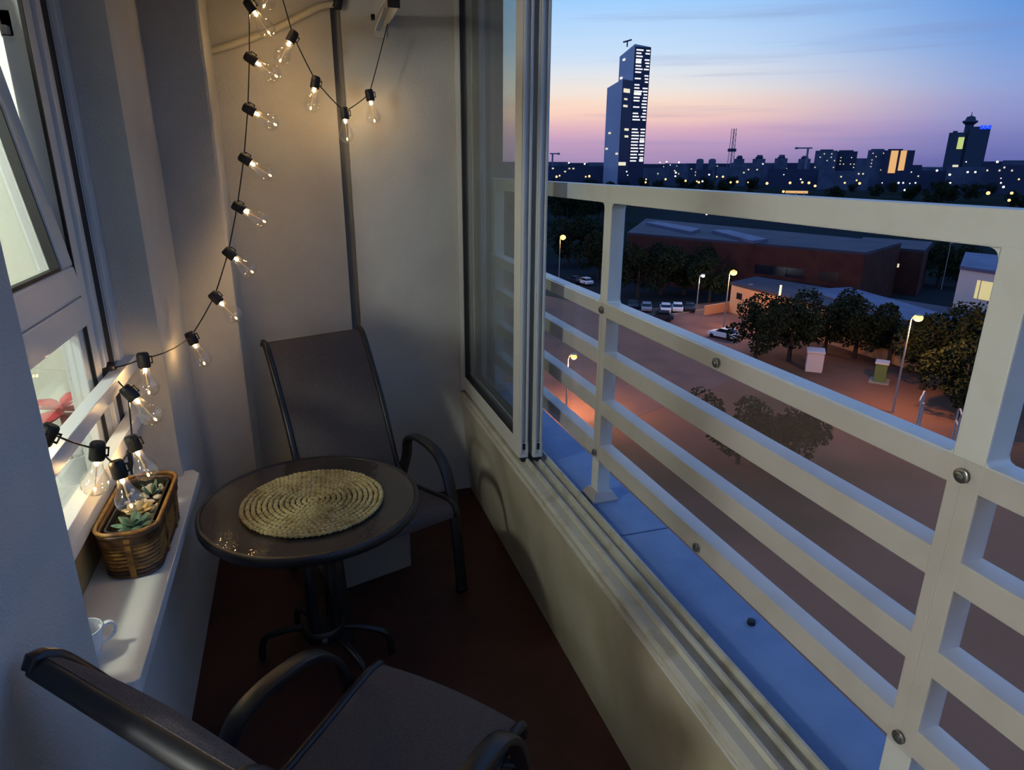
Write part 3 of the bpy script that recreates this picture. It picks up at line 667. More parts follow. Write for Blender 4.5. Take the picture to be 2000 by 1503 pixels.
# cable: nearly straight between sockets with slight sag
pts.append(at(60, 858, 'x', -0.56))
path = []
for i in range(len(pts) - 1):
    a, b = pts[i], pts[i + 1]
    L_ = (b - a).length
    for k in range(5):
        t_ = k / 5; q = a.lerp(b, t_); hor = (Vector((b.x - a.x, b.y - a.y)).length / max(L_, 1e-6))
        q = q - Vector((0, 0, 0.035 * L_ * hor * 4 * t_ * (1 - t_))); path.append(q)
path.append(pts[-1])
MB().tube(path, 0.0024, 6).build('cable', 'cable_black', SL, smooth=True)

# ================================================================== outside: the city at dusk
GZ = -21.0
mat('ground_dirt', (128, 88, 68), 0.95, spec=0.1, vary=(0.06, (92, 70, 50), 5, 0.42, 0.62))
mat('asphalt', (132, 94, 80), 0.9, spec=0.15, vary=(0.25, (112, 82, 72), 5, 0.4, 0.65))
mat('city_ground', (46, 48, 50), 1.0, spec=0.0, vary=(0.012, (36, 42, 34), 4, 0.42, 0.6))
mat('kerb_concrete', (150, 140, 126), 0.9)
mat('brick_red', (84, 50, 42), 0.9, spec=0.1, vary=(0.5, (72, 42, 36), 4, 0.4, 0.7))
mat('roof_felt', (62, 58, 70), 0.9, vary=(0.15, (48, 45, 56), 4, 0.4, 0.65))
mat('roof_sheet', (92, 94, 118), 0.7, vary=(0.3, (74, 76, 100), 4, 0.4, 0.65))
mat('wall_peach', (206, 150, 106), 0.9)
mat('dark_window', (26, 28, 36), 0.25)
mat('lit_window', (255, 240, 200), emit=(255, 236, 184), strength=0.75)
mat('lit_white', (255, 250, 240), emit=(255, 246, 232), strength=0.95)
mat('lit_shop', (240, 220, 150), emit=(226, 206, 128), strength=0.6)
mat('lit_banner', (250, 190, 110), emit=(246, 180, 104), strength=0.75)
mat('lit_banner_green', (210, 220, 120), emit=(206, 214, 120), strength=0.7)
mat('sign_blue', (40, 80, 255), emit=(30, 64, 255), strength=1.6)
mat('lamp_pole', (150, 140, 130), 0.6)
mat('sodium_glow', (255, 170, 60), emit=(255, 178, 76), strength=6.0)
mat('sodium_far', (255, 190, 110), emit=(255, 196, 124), strength=1.6)
mat('white_glow', (255, 255, 255), emit=(250, 252, 255), strength=6.0)
mat('white_far', (255, 246, 226), emit=(255, 244, 222), strength=1.8)
mat('tree_leaf', (48, 52, 30), 0.9, spec=0.1, vary=(0.7, (30, 36, 20), 3, 0.4, 0.65))
mat('tree_bark', (58, 48, 40), 0.95)
mat('car_white', (222, 220, 216), 0.35, spec=0.5, coat=0.4)
mat('car_silver', (150, 152, 158), 0.35, metal=0.4)
mat('car_dark', (34, 36, 46), 0.3, coat=0.4)
mat('car_glass', (18, 20, 26), 0.12)
mat('tyre', (18, 18, 18), 0.9)
mat('kiosk_white', (206, 190, 180), 0.7)
mat('cabinet_green', (92, 112, 62), 0.7)
mat('pipe_steel', (170, 160, 150), 0.5)
mat('tower_sky_reflection', (178, 174, 186), 0.3, spec=0.8, vary=(0.03, (160, 160, 178), 2, 0.4, 0.6))  # reflected sky put into a pale diffuse colour
mat('tower_dark', (26, 38, 72), 0.35, spec=0.5)
mat('block_grey', (84, 88, 108), 0.9, vary=(0.08, (70, 74, 96), 2, 0.4, 0.6))
mat('block_dark', (50, 54, 78), 0.9)
mat('genex_concrete', (58, 66, 84), 0.9)
mat('crane_steel', (120, 116, 128), 0.6)
mat('motor_black', (24, 22, 26), 0.4)

struct(MB().add([(-400, -300, GZ), (5200, -300, GZ), (5200, 6000, GZ), (-1500, 6000, GZ)], [(0, 1, 2, 3)]).build('ground', 'city_ground'), 'dark city ground below the balcony', 'ground')
def flat(name, px, z, material, label, cat, pts=None):
    P = [at(u, v, 'z', GZ) for u, v in px] if px else [Vector((*p, 0)) for p in pts]
    return struct(MB().prism([(p.x, p.y) for p in P], GZ - 0.2, z).build(name, material), label, cat)
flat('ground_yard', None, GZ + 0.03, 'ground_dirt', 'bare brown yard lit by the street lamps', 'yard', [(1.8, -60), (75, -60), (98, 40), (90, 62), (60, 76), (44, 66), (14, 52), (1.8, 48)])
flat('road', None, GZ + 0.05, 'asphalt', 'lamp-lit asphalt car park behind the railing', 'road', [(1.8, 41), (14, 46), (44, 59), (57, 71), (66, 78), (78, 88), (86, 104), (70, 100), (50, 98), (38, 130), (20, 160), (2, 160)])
kb = thing('kerb', 'pale kerb line along the parked cars', 'kerb')
ka, kc = at(1290, 618, 'z', GZ), at(1480, 592, 'z', GZ)
for k in range(16):
    a, b = ka.lerp(kc, k / 16), ka.lerp(kc, (k + .97) / 16)
    MB().bar((a.x, a.y, GZ + 0.14), (b.x, b.y, GZ + 0.14), 0.25, 0.2, side=(0.4, -1, 0)).build('kerb_stone', 'kerb_concrete', kb)

# --- buildings
def building(name, label, corners, z0, z1, material, roof=None, group=None, cat='building', over=0.0):
    t = thing(name, label, cat, group=group)
    MB().prism([(p[0], p[1]) for p in corners], z0, z1).build('walls', material, t)
    if roof:
        c = sum((Vector((p[0], p[1])) for p in corners), Vector((0, 0))) / len(corners)
        q = [(p[0] + (p[0] - c.x) * over, p[1] + (p[1] - c.y) * over) for p in corners]
        MB().prism(q, z1, z1 + 0.45).build('roof', roof, t)
    return t
def window_on(t, a, b, s0, s1, z0, z1, material, name='window', proud=0.06):
    """a window box on the wall running from a to b (metres along it), facing the camera"""
    a, b = Vector((a[0], a[1])), Vector((b[0], b[1])); d = (b - a).normalized(); nrm = Vector((d.y, -d.x))
    if nrm.dot(Vector((0, 0)) - a) < 0: nrm = -nrm
    p, q = a + d * s0, a + d * s1; r, s = q + nrm * proud, p + nrm * proud
    return MB().prism([(p.x, p.y), (q.x, q.y), (r.x, r.y), (s.x, s.y)], z0, z1).build(name, material, t)
# low hall with the lamp-lit peach wall
RZ = GZ + 4.6
hA, hB, hC, hD = at(1429, 556, 'z', RZ), at(1850, 664, 'z', RZ), at(1985, 628, 'z', RZ), at(1478, 545, 'z', RZ)
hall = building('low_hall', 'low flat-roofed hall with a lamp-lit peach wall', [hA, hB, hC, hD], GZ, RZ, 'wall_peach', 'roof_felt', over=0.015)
for s0 in (1.6, 9.5): window_on(hall, hA, hB, s0, s0 + 1.3, GZ + 2.6, GZ + 3.6, 'dark_window')
rs = [at(1575, 566, 'z', RZ + .5), at(1660, 562, 'z', RZ + .5), at(1905, 632, 'z', RZ + .5), at(1800, 640, 'z', RZ + .5)]
MB().prism([(p.x, p.y) for p in rs], RZ + 0.46, RZ + 0.62).build('roof_sheet', 'roof_sheet', hall)
pp = at(1522, 583, 'z', RZ)
MB().tube([(pp.x, pp.y, RZ + 0.45), (pp.x, pp.y, RZ + 2.0)], 0.16, 8).build('glowing_roof_pipe', 'lit_window', hall)  # brightness of the pipe put in as a glow; it is no lamp
fw = [at(1377, 597, 'z', GZ + 1.6), at(1432, 588, 'z', GZ + 1.6)]
t = thing('yard_wall', 'low orange-lit wall beside the hall', 'wall')
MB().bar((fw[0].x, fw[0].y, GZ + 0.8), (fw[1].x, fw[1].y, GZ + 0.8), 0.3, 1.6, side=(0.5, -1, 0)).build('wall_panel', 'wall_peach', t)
# big red brick works behind
BZ1 = GZ + 9.5
bA, bB, bC, bD = at(1225, 458, 'z', BZ1), at(1690, 498, 'z', BZ1), at(1760, 478, 'z', BZ1), at(1262, 430, 'z', BZ1)
works = building('brick_works', 'long dark red brick building behind the car park', [bA, bB, bC, bD], GZ, BZ1, 'brick_red', 'roof_felt', over=0.0)
for (u0, v0, u1, v1, u2, v2, u3, v3) in ((1262, 434, 1285, 432, 1368, 446, 1350, 452), (1390, 449, 1420, 448, 1500, 466, 1470, 470)):
    q = [at(u, v, 'z', BZ1 + 1) for u, v in ((u0, v0), (u1, v1), (u2, v2), (u3, v3))]
    MB().prism([(p.x, p.y) for p in q], BZ1 + 0.46, BZ1 + 1.0).build('rooflight', 'roof_sheet', works)
Lw = (Vector((bB.x, bB.y)) - Vector((bA.x, bA.y))).length
for k in (9, 10, 11, 13):
    window_on(works, bA, bB, Lw * (0.05 + k * 0.062), Lw * (0.05 + k * 0.062) + 3.2, GZ + 4.6, GZ + 6.2, 'dark_window')
sA = at(1546, 520, 'z', GZ + 5)
for f0, f1 in ((0.755, 0.775), (0.80, 0.818)):
    window_on(works, bA, bB, Lw * f0, Lw * f1, GZ + 1.0, GZ + 2.0, 'lit_window')
# dark house with lit windows, further right
oA, oB = at(1672, 503, 'z', GZ + 7), at(1790, 512, 'z', GZ + 7)
oA = at_d(1668, 520, 150); oB = at_d(1800, 520, 146)
house = building('office_house', 'dark two-storey house with a row of lit windows', [oA, oB, at_d(1812, 520, 165), at_d(1676, 520, 168)], GZ, GZ + 8.2, 'brick_red', 'roof_felt')
Lh = (Vector((oB.x, oB.y)) - Vector((oA.x, oA.y))).length
def zpix(v, d, u=1700):
    return at_d(u, v, d).z
for f0, f1, v0, v1 in ((0.07, 0.17, 506, 517), (0.30, 0.44, 505, 517), (0.58, 0.68, 508, 515), (0.20, 0.38, 536, 546)):
    window_on(house, oA, oB, Lh * f0, Lh * f1, zpix(v1, 150), zpix(v0, 150), 'lit_window')
# lit shop at the right edge
sA_, sB_ = at_d(1868, 560, 112), at_d(2030, 560, 106)
shop = building('corner_shop', 'pale lit shop front beyond the trees by the railing post', [sA_, sB_, at_d(2040, 560, 128), at_d(1872, 560, 132)], GZ, zpix(527, 112, 1900), 'kiosk_white', 'roof_sheet', over=0.02)
Ls = (Vector((sB_.x, sB_.y)) - Vector((sA_.x, sA_.y))).length
for f0, f1 in ((0.26, 0.30), (0.32, 0.55), (0.60, 0.80)):
    window_on(shop, sA_, sB_, Ls * f0, Ls * f1, zpix(578, 112, 1900), zpix(543, 112, 1900), 'lit_shop', 'shop_window')

# --- street lamps
def street_lamp(label, base_px, top_px, arm_px=None, glow='sodium_glow', power=900, color=(1.0, 0.50, 0.16), r=0.36, base=None):
    B = base if base is not None else at(*base_px, 'z', GZ)
    w = ray(*top_px); d = math.hypot(B.x, B.y); T = CAM + w * (d / math.hypot(w.x, w.y))
    h = T.z - GZ
    t = thing('street_lamp', label, 'street lamp', (B.x, B.y, GZ), group='street lamps in the yard')
    off = T - Vector((B.x, B.y, T.z)); off.z = 0
    side = Vector((B.x, B.y, 0)).normalized().cross(Vector((0, 0, 1)))
    o2 = side * 0.55
    MB().lathe([(0.11, 0), (0.09, h * 0.5), (0.06, h - 0.35)], 10).build('pole', 'lamp_pole', t, smooth=True)
    MB().tube(spline([(0, 0, h - 0.4), (o2.x * 0.25, o2.y * 0.25, h - 0.02), (o2.x * 0.8, o2.y * 0.8, h + 0.10)], 4), 0.05, 8).build('arm', 'lamp_pole', t, smooth=True)
    hd = MB().ball((o2.x, o2.y, h + 0.16), 0.36, 0.36, 0.10, 12, 6).build('lamp_head', 'lamp_pole', t, smooth=True)
    MB().ball((o2.x, o2.y, h - 0.12), r, r, r * 0.8, 12, 8).build('lamp_glass', glow, hd, smooth=True)
    point_light('lamp_light', (o2.x, o2.y, h - 0.9), power, color, 0.3, t)
    return t
street_lamp('orange street lamp seen between the window stile and the first post', None, (1094, 462), base=at(1091, 566, 'z', GZ), power=800, r=0.55)
street_lamp('orange street lamp in front of the peach wall', (1413, 642), (1419, 530), power=2600, r=0.5)
street_lamp('white street lamp behind the parked cars', (1360, 606), (1366, 537), glow='white_glow', power=350, color=(0.9, 0.95, 1.0), r=0.28)
street_lamp('orange street lamp standing at the hall roof, farthest back', (1610, 560), (1628, 468), power=1300, r=0.6)
street_lamp('tall orange street lamp beside the green cabinet', (1743, 806), (1773, 616), power=3200, r=0.42)
street_lamp('orange street lamp seen through the acrylic panel', None, (1108, 694), base=at(1106, 800, 'z', GZ), power=4600, r=0.3)
for u, v0, v1, lb in ((1463, 616, 555, 'thin dark post before the peach wall'), (1843, 565, 474, 'thin unlit lamp post above the shop trees')):
    P = at(u - 5, v0, 'z', GZ); w = ray(u, v1); T = CAM + w * (math.hypot(P.x, P.y) / math.hypot(w.x, w.y))
    t = thing('lamp_post', lb, 'post', (P.x, P.y, GZ))
    MB().lathe([(0.10, 0), (0.06, T.z - GZ)], 8).build('pole', 'lamp_pole', t, smooth=True)
    MB().box(-0.2, 0.5, -0.1, 0.1, T.z - GZ - 0.1, T.z - GZ + 0.05).build('unlit_head', 'lamp_pole', t)

# --- parked cars
def make_car(name, material):
    t = thing(name, 'car', 'car')
    prof = [(-2.1, 0.32), (-2.15, 0.75), (-2.0, 0.95), (-1.55, 1.02), (1.05, 1.0), (1.95, 0.85), (2.15, 0.6), (2.1, 0.32)]
    MB().prism_y(prof, -0.86, 0.86).build('body', material, t, bevel=0.06)
    cab = [(-1.7, 1.0), (-1.35, 1.45), (0.15, 1.48), (0.95, 1.0)]
    MB().prism_y(cab, -0.74, 0.74).build('cabin_glass', 'car_glass', t, bevel=0.05)
    MB().prism_y([(-1.45, 1.42), (-1.3, 1.5), (0.1, 1.52), (0.3, 1.42)], -0.70, 0.70).build('roof', material, t, bevel=0.03)
    for x in (-1.3, 1.35):
        for y in (-0.8, 0.8):
            MB().lathe([(0, -0.1), (0.31, -0.1), (0.31, 0.1), (0, 0.1)], 14, (x, y, 0.31), axis=(0, 1, 0)).build('wheel', 'tyre', t)
    return t
carW, carS, carD = make_car('car', 'car_white'), make_car('car', 'car_silver'), make_car('car', 'car_dark')
used = set()
def put_car(proto, u, v, rz, label, fwd=0):
    c = proto if proto.name not in used else copy_tree(proto)
    used.add(proto.name)
    P = at(u, v, 'z', GZ + 0.05); c.location = P; c.rotation_euler = (0, 0, math.radians(rz)); c['label'] = label; c['group'] = 'parked cars'
put_car(carW, 1141, 555, 100, 'white car parked below the first street lamp')
put_car(carD, 1122, 552, 100, 'dark car behind the lone white car')
put_car(carD, 1236, 601, 62, 'dark car at the far end of the parked row')
put_car(carS, 1262, 606, 62, 'silver-grey car second in the parked row')
put_car(carW, 1299, 608, 62, 'white car in the middle of the parked row')
put_car(carW, 1322, 607, 62, 'white car next to the white lamp in the parked row')
put_car(carD, 1345, 606, 62, 'dark car beside the white lamp pole')
put_car(carD, 1288, 625, 150, 'dark car roof just above the railing')
put_car(carW, 1412, 660, 115, 'white car parked alone by the big tree')
# motor scooter and pedestrian-size post
sp_ = at(1382, 612, 'z', GZ + 0.05)
ms = thing('motor_scooter', 'dark motor scooter standing at the kerb', 'scooter', sp_, math.radians(20))
MB().prism_y([(-0.8, 0.45), (-0.75, 0.85), (-0.1, 0.9), (0.1, 0.5), (0.45, 0.45), (0.62, 1.0), (0.72, 1.0), (0.7, 0.35), (-0.5, 0.3)], -0.16, 0.16).build('body', 'motor_black', ms, bevel=0.04)
for x in (-0.6, 0.72): MB().lathe([(0, -0.06), (0.25, -0.06), (0.25, 0.06), (0, 0.06)], 12, (x, 0, 0.25), axis=(0, 1, 0)).build('wheel', 'tyre', ms)
MB().tube([(0.62, -0.35, 1.08), (0.62, 0.35, 1.08)], 0.03, 6).build('handlebar', 'motor_black', ms)
# kiosk box and green cabinet
kp = at(1588, 722, 'z', GZ)
ko = thing('kiosk_box', 'pale pink-lit cabinet box on the bare ground', 'cabinet', kp, math.radians(50))
MB().box(-1.15, 1.15, -0.9, 0.9, 0.0, 2.3).build('body', 'kiosk_white', ko, bevel=0.05)
MB().box(-1.25, 1.25, -1.0, 1.0, 2.3, 2.5).build('roof', 'kiosk_white', ko, bevel=0.04)
MB().box(-1.0, -0.1, -0.95, -0.9, 0.2, 2.1).box(0.1, 1.0, -0.95, -0.9, 0.2, 2.1).build('door', 'kiosk_white', ko)
gp = at(1717, 745, 'z', GZ)
go = thing('green_cabinet', 'green metal cabinet with a pale lid near the tall lamp', 'cabinet', gp, math.radians(40))
MB().box(-0.75, 0.75, -0.6, 0.6, 0.15, 2.2).build('body', 'cabinet_green', go, bevel=0.04)
MB().box(-0.85, 0.85, -0.7, 0.7, 2.2, 2.38).build('lid', 'kiosk_white', go, bevel=0.03)
MB().box(-1.2, 1.2, -1.0, 1.0, 0.0, 0.15).build('plinth', 'kerb_concrete', go)
# exercise frames
for k, (u, v, lb) in enumerate(((1786, 850, 'steel pipe exercise frame under the tall lamp'), (1858, 892, 'steel pipe exercise frame next to the railing post'))):
    P = at(u, v, 'z', GZ); e = thing('exercise_frame', lb, 'exercise frame', P, math.radians(35 + 10 * k), group='exercise frames'); e.scale = (1.45, 1.45, 1.45)
    for x in (0.0, 1.1): MB().tube(spline([(x, 0, 0), (x, 0, 2.2), (x - 0.1, 0, 2.55), (x - 0.6, 0, 2.75), (x - 1.4, 0, 2.65)], 4), 0.055, 8).build('pipe', 'pipe_steel', e, smooth=True)
    MB().tube([(0.55, -0.1, 0), (0.55, -0.1, 2.0)], 0.06, 8).build('upright', 'pipe_steel', e)
    for z in (0.5, 1.9): MB().tube([(0, 0, z), (1.1, 0, z)], 0.05, 8).build('cross_pipe', 'pipe_steel', e)

# --- trees
def tree_mesh(seed, n=3800, leaf=0.21):
    r = random.Random(seed); m = MB()
    cl = [(Vector((r.gauss(0, .45), r.gauss(0, .45), r.uniform(-.55, .75))), r.uniform(.32, .55)) for _ in range(13)]
    vs = []; fs = []
    for i in range(n):
        c, rad = cl[i % 13]
        d = Vector((r.gauss(0, 1), r.gauss(0, 1), r.gauss(0, 1))).normalized() * rad * r.uniform(.7, 1.05)
        p = (c + d) * 3.4
        p.z *= 0.95
        a = Vector((r.gauss(0, 1), r.gauss(0, 1), r.gauss(0, .7))).normalized() * leaf * r.uniform(.6, 1.3)
        b = a.cross(Vector((r.gauss(0, 1), r.gauss(0, 1), r.gauss(0, 1)))).normalized() * leaf * r.uniform(.4, .8)
        o = len(vs); vs += [p - a - b * .3, p - b, p + a, p + b]; fs.append((o, o + 1, o + 2, o + 3))
    return m.add(vs, fs)
TREES = []
def plant(variant, u, v, scale, label, group=None, base=None, squash=1.0):
    P = base if base is not None else at(u, v, 'z', GZ)
    t = thing('tree', label, 'tree', (P.x, P.y, GZ), random.uniform(0, 6), group)
    h = 3.4 * scale
    if variant >= len(TREES):
        o = tree_mesh(11 + variant).build('crown', 'tree_leaf', t); TREES.append(o)
        tk = MB().lathe([(0.28, 0), (0.2, 2.0), (0.1, 5.5)], 8).build('trunk', 'tree_bark', t, smooth=True); TREES[variant]['_t'] = tk.name
        tr_ = tk
    else:
        o = share(TREES[variant], 'crown', (0, 0, 0), parent=t)
        tr_ = share(bpy.data.objects[TREES[variant]['_t']], 'trunk', (0, 0, 0), parent=t)
    o.location = (0, 0, 4.2 * scale * squash); o.scale = (scale, scale, scale * squash); tr_.scale = (scale, scale, scale)
    o['kind'] = 'stuff'
    return t
T1 = [(1475, 700, 1.05, 'broad dark tree left of the pale cabinet box, by the white car'), (1540, 705, 1.15, 'broad dark tree behind the pale cabinet box'), (1610, 690, 1.05, 'dark tree above and right of the pale cabinet box'),
      (1668, 700, 1.1, 'dark tree just left of the green cabinet'), (1735, 712, 0.95, 'dark tree behind the tall street lamp'), (1800, 760, 1.15, 'lamp-lit tree right of the tall street lamp'),
      (1862, 760, 1.25, 'dark tree crown beside the railing post'), (1870, 815, 1.0, 'low lit tree above the exercise frames'), (1930, 800, 1.2, 'dark tree behind the railing post')]
for k, (u, v, s, lb) in enumerate(T1): plant(k % 4, u, v, s, lb, 'trees in the yard')
T2 = [(1245, 580, 1.3), (1290, 575, 1.35), (1335, 575, 1.2), (1385, 590, 1.1), (1110, 520, 1.5), (1150, 515, 1.6), (1168, 545, 1.3), (1640, 545, 1.0), (1665, 548, 0.9), (1830, 560, 1.2), (1860, 548, 1.1)]
for k, (u, v, s) in enumerate(T2): plant(k % 4, u, v, s, 'dark tree standing behind the car park', 'trees behind the car park')
r = random.Random(21)
for k in range(90):
    u = r.uniform(930, 2060); v = r.choice((r.uniform(355, 380), r.uniform(380, 440)))
    if 1170 < u < 1800 and v > 402: continue
    plant(k % 4, u, v, r.uniform(1.2, 2.0), 'small dark tree in the distant city', 'distant trees')
# trees added below for the dark ground patch seen through the acrylic panel
for k, (u, v, s) in enumerate(((1440, 905, .75), (1545, 925, .8))): plant(k, u, v, s, ('added tree for the dark ground patch seen through the acrylic panel, nearer the middle', 'added tree for the dark ground patch seen through the acrylic panel, nearer the post')[k], 'trees in the yard')

# --- the glass tower
def az_pt(u, d): 
    p = at_d(u, 330, d); return (p.x, p.y)
TD = 900
tw = thing('glass_tower', 'tall slanted glass tower with rows of lit floors', 'tower')
A, B_, C_ = az_pt(1199, TD + 34), az_pt(1226, TD), az_pt(1256, TD + 12); D_ = (A[0] + C_[0] - B_[0], A[1] + C_[1] - B_[1])
zt1, zt0 = at_d(1228, 86, TD).z, at_d(1201, 102, TD).z
def slant(m, P, z0, zs):
    n = len(P); m.add([(*p, z0) for p in P] + [(*p, z) for p, z in zip(P, zs)], [tuple(range(n))[::-1], tuple(range(n, 2 * n))] + [(i, (i + 1) % n, n + (i + 1) % n, n + i) for i in range(n)]); return m
slant(MB(), [A, B_, C_, D_], GZ, [zt0, zt1, zt1 - 2, zt0 - 2]).build('tall_block', 'tower_sky_reflection', tw)
A2, B2, C2 = az_pt(1178.5, TD - 6), az_pt(1207, TD - 34), az_pt(1226, TD - 18); D2 = (A2[0] + C2[0] - B2[0], A2[1] + C2[1] - B2[1])
za, zb = at_d(1181, 172, TD - 6).z, at_d(1207, 154, TD - 34).z
slant(MB(), [A2, B2, C2, D2], GZ, [za, zb, zb, za]).build('lower_block', 'tower_sky_reflection', tw)
def face_strip(P, Q, s0, s1, z0, z1, material, name, proud=0.8):
    P, Q = Vector(P), Vector(Q); d = (Q - P).normalized(); nr = Vector((d.y, -d.x))
    if nr.dot(-P) < 0: nr = -nr
    L_ = (Q - P).length; a, b = P + d * L_ * s0, P + d * L_ * s1; c, e = b + nr * proud, a + nr * proud
    return MB().prism([(a.x, a.y), (b.x, b.y), (c.x, c.y), (e.x, e.y)], z0, z1).build(name, material, tw)
face_strip(B_, C_, 0, 1, GZ, zt1 - 2.5, 'tower_dark', 'dark_facade', 0.5)
face_strip(B2, C2, 0, 1, GZ, zb - 0.5, 'tower_dark', 'dark_facade', 0.5)
r = random.Random(5)
for k in range(36):
    v = 97 + k * 6.2
    if v > 318: break
    if 237 < v < 246: continue
    z = at_d(1240, v, TD).z; cuts = sorted([0.10, r.uniform(.4, .6), r.uniform(.6, .75), 0.93])
    for s0, s1 in ((cuts[0], cuts[1]), (cuts[2], cuts[3])):
        if r.random() < 0.12: continue
        face_strip(B_, C_, s0, s1, z - 0.75, z + 0.75 + (1.6 if r.random() < .06 else 0), 'lit_white', 'lit_floor', 1.0)
for s0, s1, v, hh in ((.1, .7, 182, 2.2), (.2, .5, 198, 1), (.15, .55, 211, 1.2), (.4, .8, 255, 1.3), (.45, .8, 268, 1.2), (.0, .7, 320, 2)):
    z = at_d(1215, v, TD).z; face_strip(B2, C2, s0, s1, z - hh, z + hh, 'lit_window', 'lit_floor', 1.0)
for s0, v in ((.25, 111), (.12, 147)): 
    z = at_d(1210, v, TD).z; face_strip(A, B_, s0, s0 + .15, z - 1.2, z + 1.2, 'lit_white', 'lit_floor', .6)
for s0, v in ((.25, 261), (.8, 301), (.1, 291)):
    z = at_d(1195, v, TD).z; face_strip(A2, B2, s0, s0 + .14, z - 1, z + 1, 'lit_window', 'lit_floor', .6)
cr_ = Vector(az_pt(1227, TD + 10)); zz_ = zt1
q0, q1 = at_d(1217, 82.5, TD), at_d(1234, 77.5, TD); qm = (q0 + q1) / 2
MB().tube([(qm.x, qm.y, zz_ - 3), (qm.x, qm.y, qm.z)], 0.8, 6).build('roof_crane_mast', 'tower_dark', tw)
MB().bar(q0, q1, 1.6, 1.6).build('roof_crane_boom', 'tower_dark', tw)

# --- skyline blocks
def block(name, label, u0, u1, vtop, d, material, group=None, depth=25, steps=None, zb=GZ):
    t = thing(name, label, 'building', group=group)
    a, b = Vector(az_pt(u0, d)), Vector(az_pt(u1, d)); out = a.lerp(b, .5).normalized() * depth
    P = [a, b, b + out, a + out]; zt = at_d((u0 + u1) / 2, vtop, d).z
    MB().prism([(p.x, p.y) for p in P], zb, zt).build('walls', material, t)
    if steps:
        for f0, f1, v in steps:
            c, e = a.lerp(b, f0) + out * .2, a.lerp(b, f1) + out * .2
            MB().prism([(p.x, p.y) for p in (c, e, e + out * .5, c + out * .5)], zt, at_d((u0 + u1) / 2, v, d).z).build('roof_step', material, t)
    t['_a'] = (a.x, a.y); t['_b'] = (b.x, b.y)
    return t
def block_windows(t, d, rows, cols, u, v0, v1, p, rnd_, w=0.05, material='lit_window', h=1.4):
    a, b = t['_a'], t['_b']; L_ = (Vector(b) - Vector(a)).length
    for i in range(rows):
        for j in range(cols):
            if rnd_.random() > p: continue
            z = at_d(u, v0 + (v1 - v0) * (i + .5) / rows, d).z; f = (j + .5) / cols
            window_on(t, a, b, L_ * (f - w / 2), L_ * (f + w / 2), z - h / 2, z + h / 2, material, proud=0.6)
r = random.Random(9)
t = block('apartment_block', 'wide grey apartment block under the crane on the skyline', 1588, 1631, 294, 1150, 'block_grey', steps=((.2, .8, 291.5),)); block_windows(t, 1150, 5, 6, 1610, 297, 330, .16, r)
t = block('apartment_block', 'grey apartment block stepped behind its wider neighbour', 1629, 1670, 295.5, 1165, 'block_dark', steps=((.1, .8, 293),)); block_windows(t, 1165, 5, 6, 1650, 298, 330, .12, r)
t = block('apartment_block', 'apartment block left of the lit banners', 1690, 1724, 293, 1050, 'block_grey', steps=((.15, .9, 290.5),)); block_windows(t, 1050, 6, 5, 1705, 296, 335, .2, r)
t = block('banner_block', 'dark apartment block carrying two tall lit banners', 1722, 1781, 293.5, 1040, 'block_dark', steps=((.1, .6, 290.5),))
L_ = (Vector(t['_b']) - Vector(t['_a'])).length
for f0, f1, v0, v1 in ((.22, .46, 294, 338), (.54, .74, 294, 333)):
    window_on(t, t['_a'], t['_b'], L_ * f0, L_ * f1, at_d(1750, v1, 1040).z, at_d(1750, v0, 1040).z, 'lit_banner', 'banner', 1.0)
GD = 2000
g = block('twin_tower', 'lower tower of the twin high-rise with a lit poster', 1840, 1872, 259, GD, 'genex_concrete', depth=40, steps=((.2, .5, 255.5),))
L_ = (Vector(g['_b']) - Vector(g['_a'])).length
window_on(g, g['_a'], g['_b'], L_ * .62, L_ * .98, at_d(1866, 291, GD).z, at_d(1866, 268, GD).z, 'lit_banner_green', 'poster', 2)
window_on(g, g['_a'], g['_b'], L_ * .60, L_ * .95, at_d(1866, 327, GD).z, at_d(1866, 322, GD).z, 'lit_window', 'window', 2)
g2 = block('twin_tower', 'higher tower of the twin high-rise with a blue roof sign', 1878, 1918, 250, GD, 'genex_concrete', depth=40, steps=((.0, .5, 247),))
g2['label'] = 'higher tower of the twin high-rise with a blue roof sign'
L_ = (Vector(g2['_b']) - Vector(g2['_a'])).length
for f0, f1 in ((.48, .62), (.65, .80), (.84, 1.02)):
    window_on(g2, g2['_a'], g2['_b'], L_ * f0, L_ * f1, at_d(1905, 252.5, GD).z, at_d(1905, 245, GD).z, 'sign_blue', 'sign_letter', 2)
cc = at_d(1882, 300, GD + 15)
rt = thing('round_tower_top', 'dark round restaurant tower between the twin high-rises', 'tower', (cc.x, cc.y, 0))
zf = lambda v: at_d(1882, v, GD + 15).z
MB().lathe([(9, GZ), (9, zf(244)), (16, zf(239)), (16, zf(236.5)), (11, zf(235)), (9, zf(229)), (5, zf(227.5)), (1, zf(226)), (0.6, zf(219))], 16).build('shaft', 'genex_concrete', rt, smooth=True)
for k, (u0, u1, v, sv) in enumerate(((1432, 1452, 310, 303.5), (1468, 1493, 310, 302.5), (1511, 1536, 309, 302), (1557, 1581, 310, 304))):
    block('stepped_block', ('stepped block right beside the radio mast', 'stepped block second from the radio mast', 'stepped block third from the radio mast', 'stepped block below the skyline crane')[k], u0, u1, v, 1600, 'block_grey', 'stepped skyline blocks', steps=((.2, .8, 306), (.3, .75, sv)))
for k, u in enumerate((1367, 1391)):
    p = at_d(u, 318, 1700); t = thing('dome', ('small grey dome on the skyline, nearer the glass tower', 'small grey dome on the skyline, nearer the radio mast')[k], 'dome', (p.x, p.y, 0))
    h = at_d(u, 309.5, 1700).z
    MB().lathe([(8.5, GZ), (8.5, h - 6), (8, h - 3), (5.5, h - 0.8), (0, h)], 16).build('shell', 'block_grey', t, smooth=True)
r = random.Random(31)
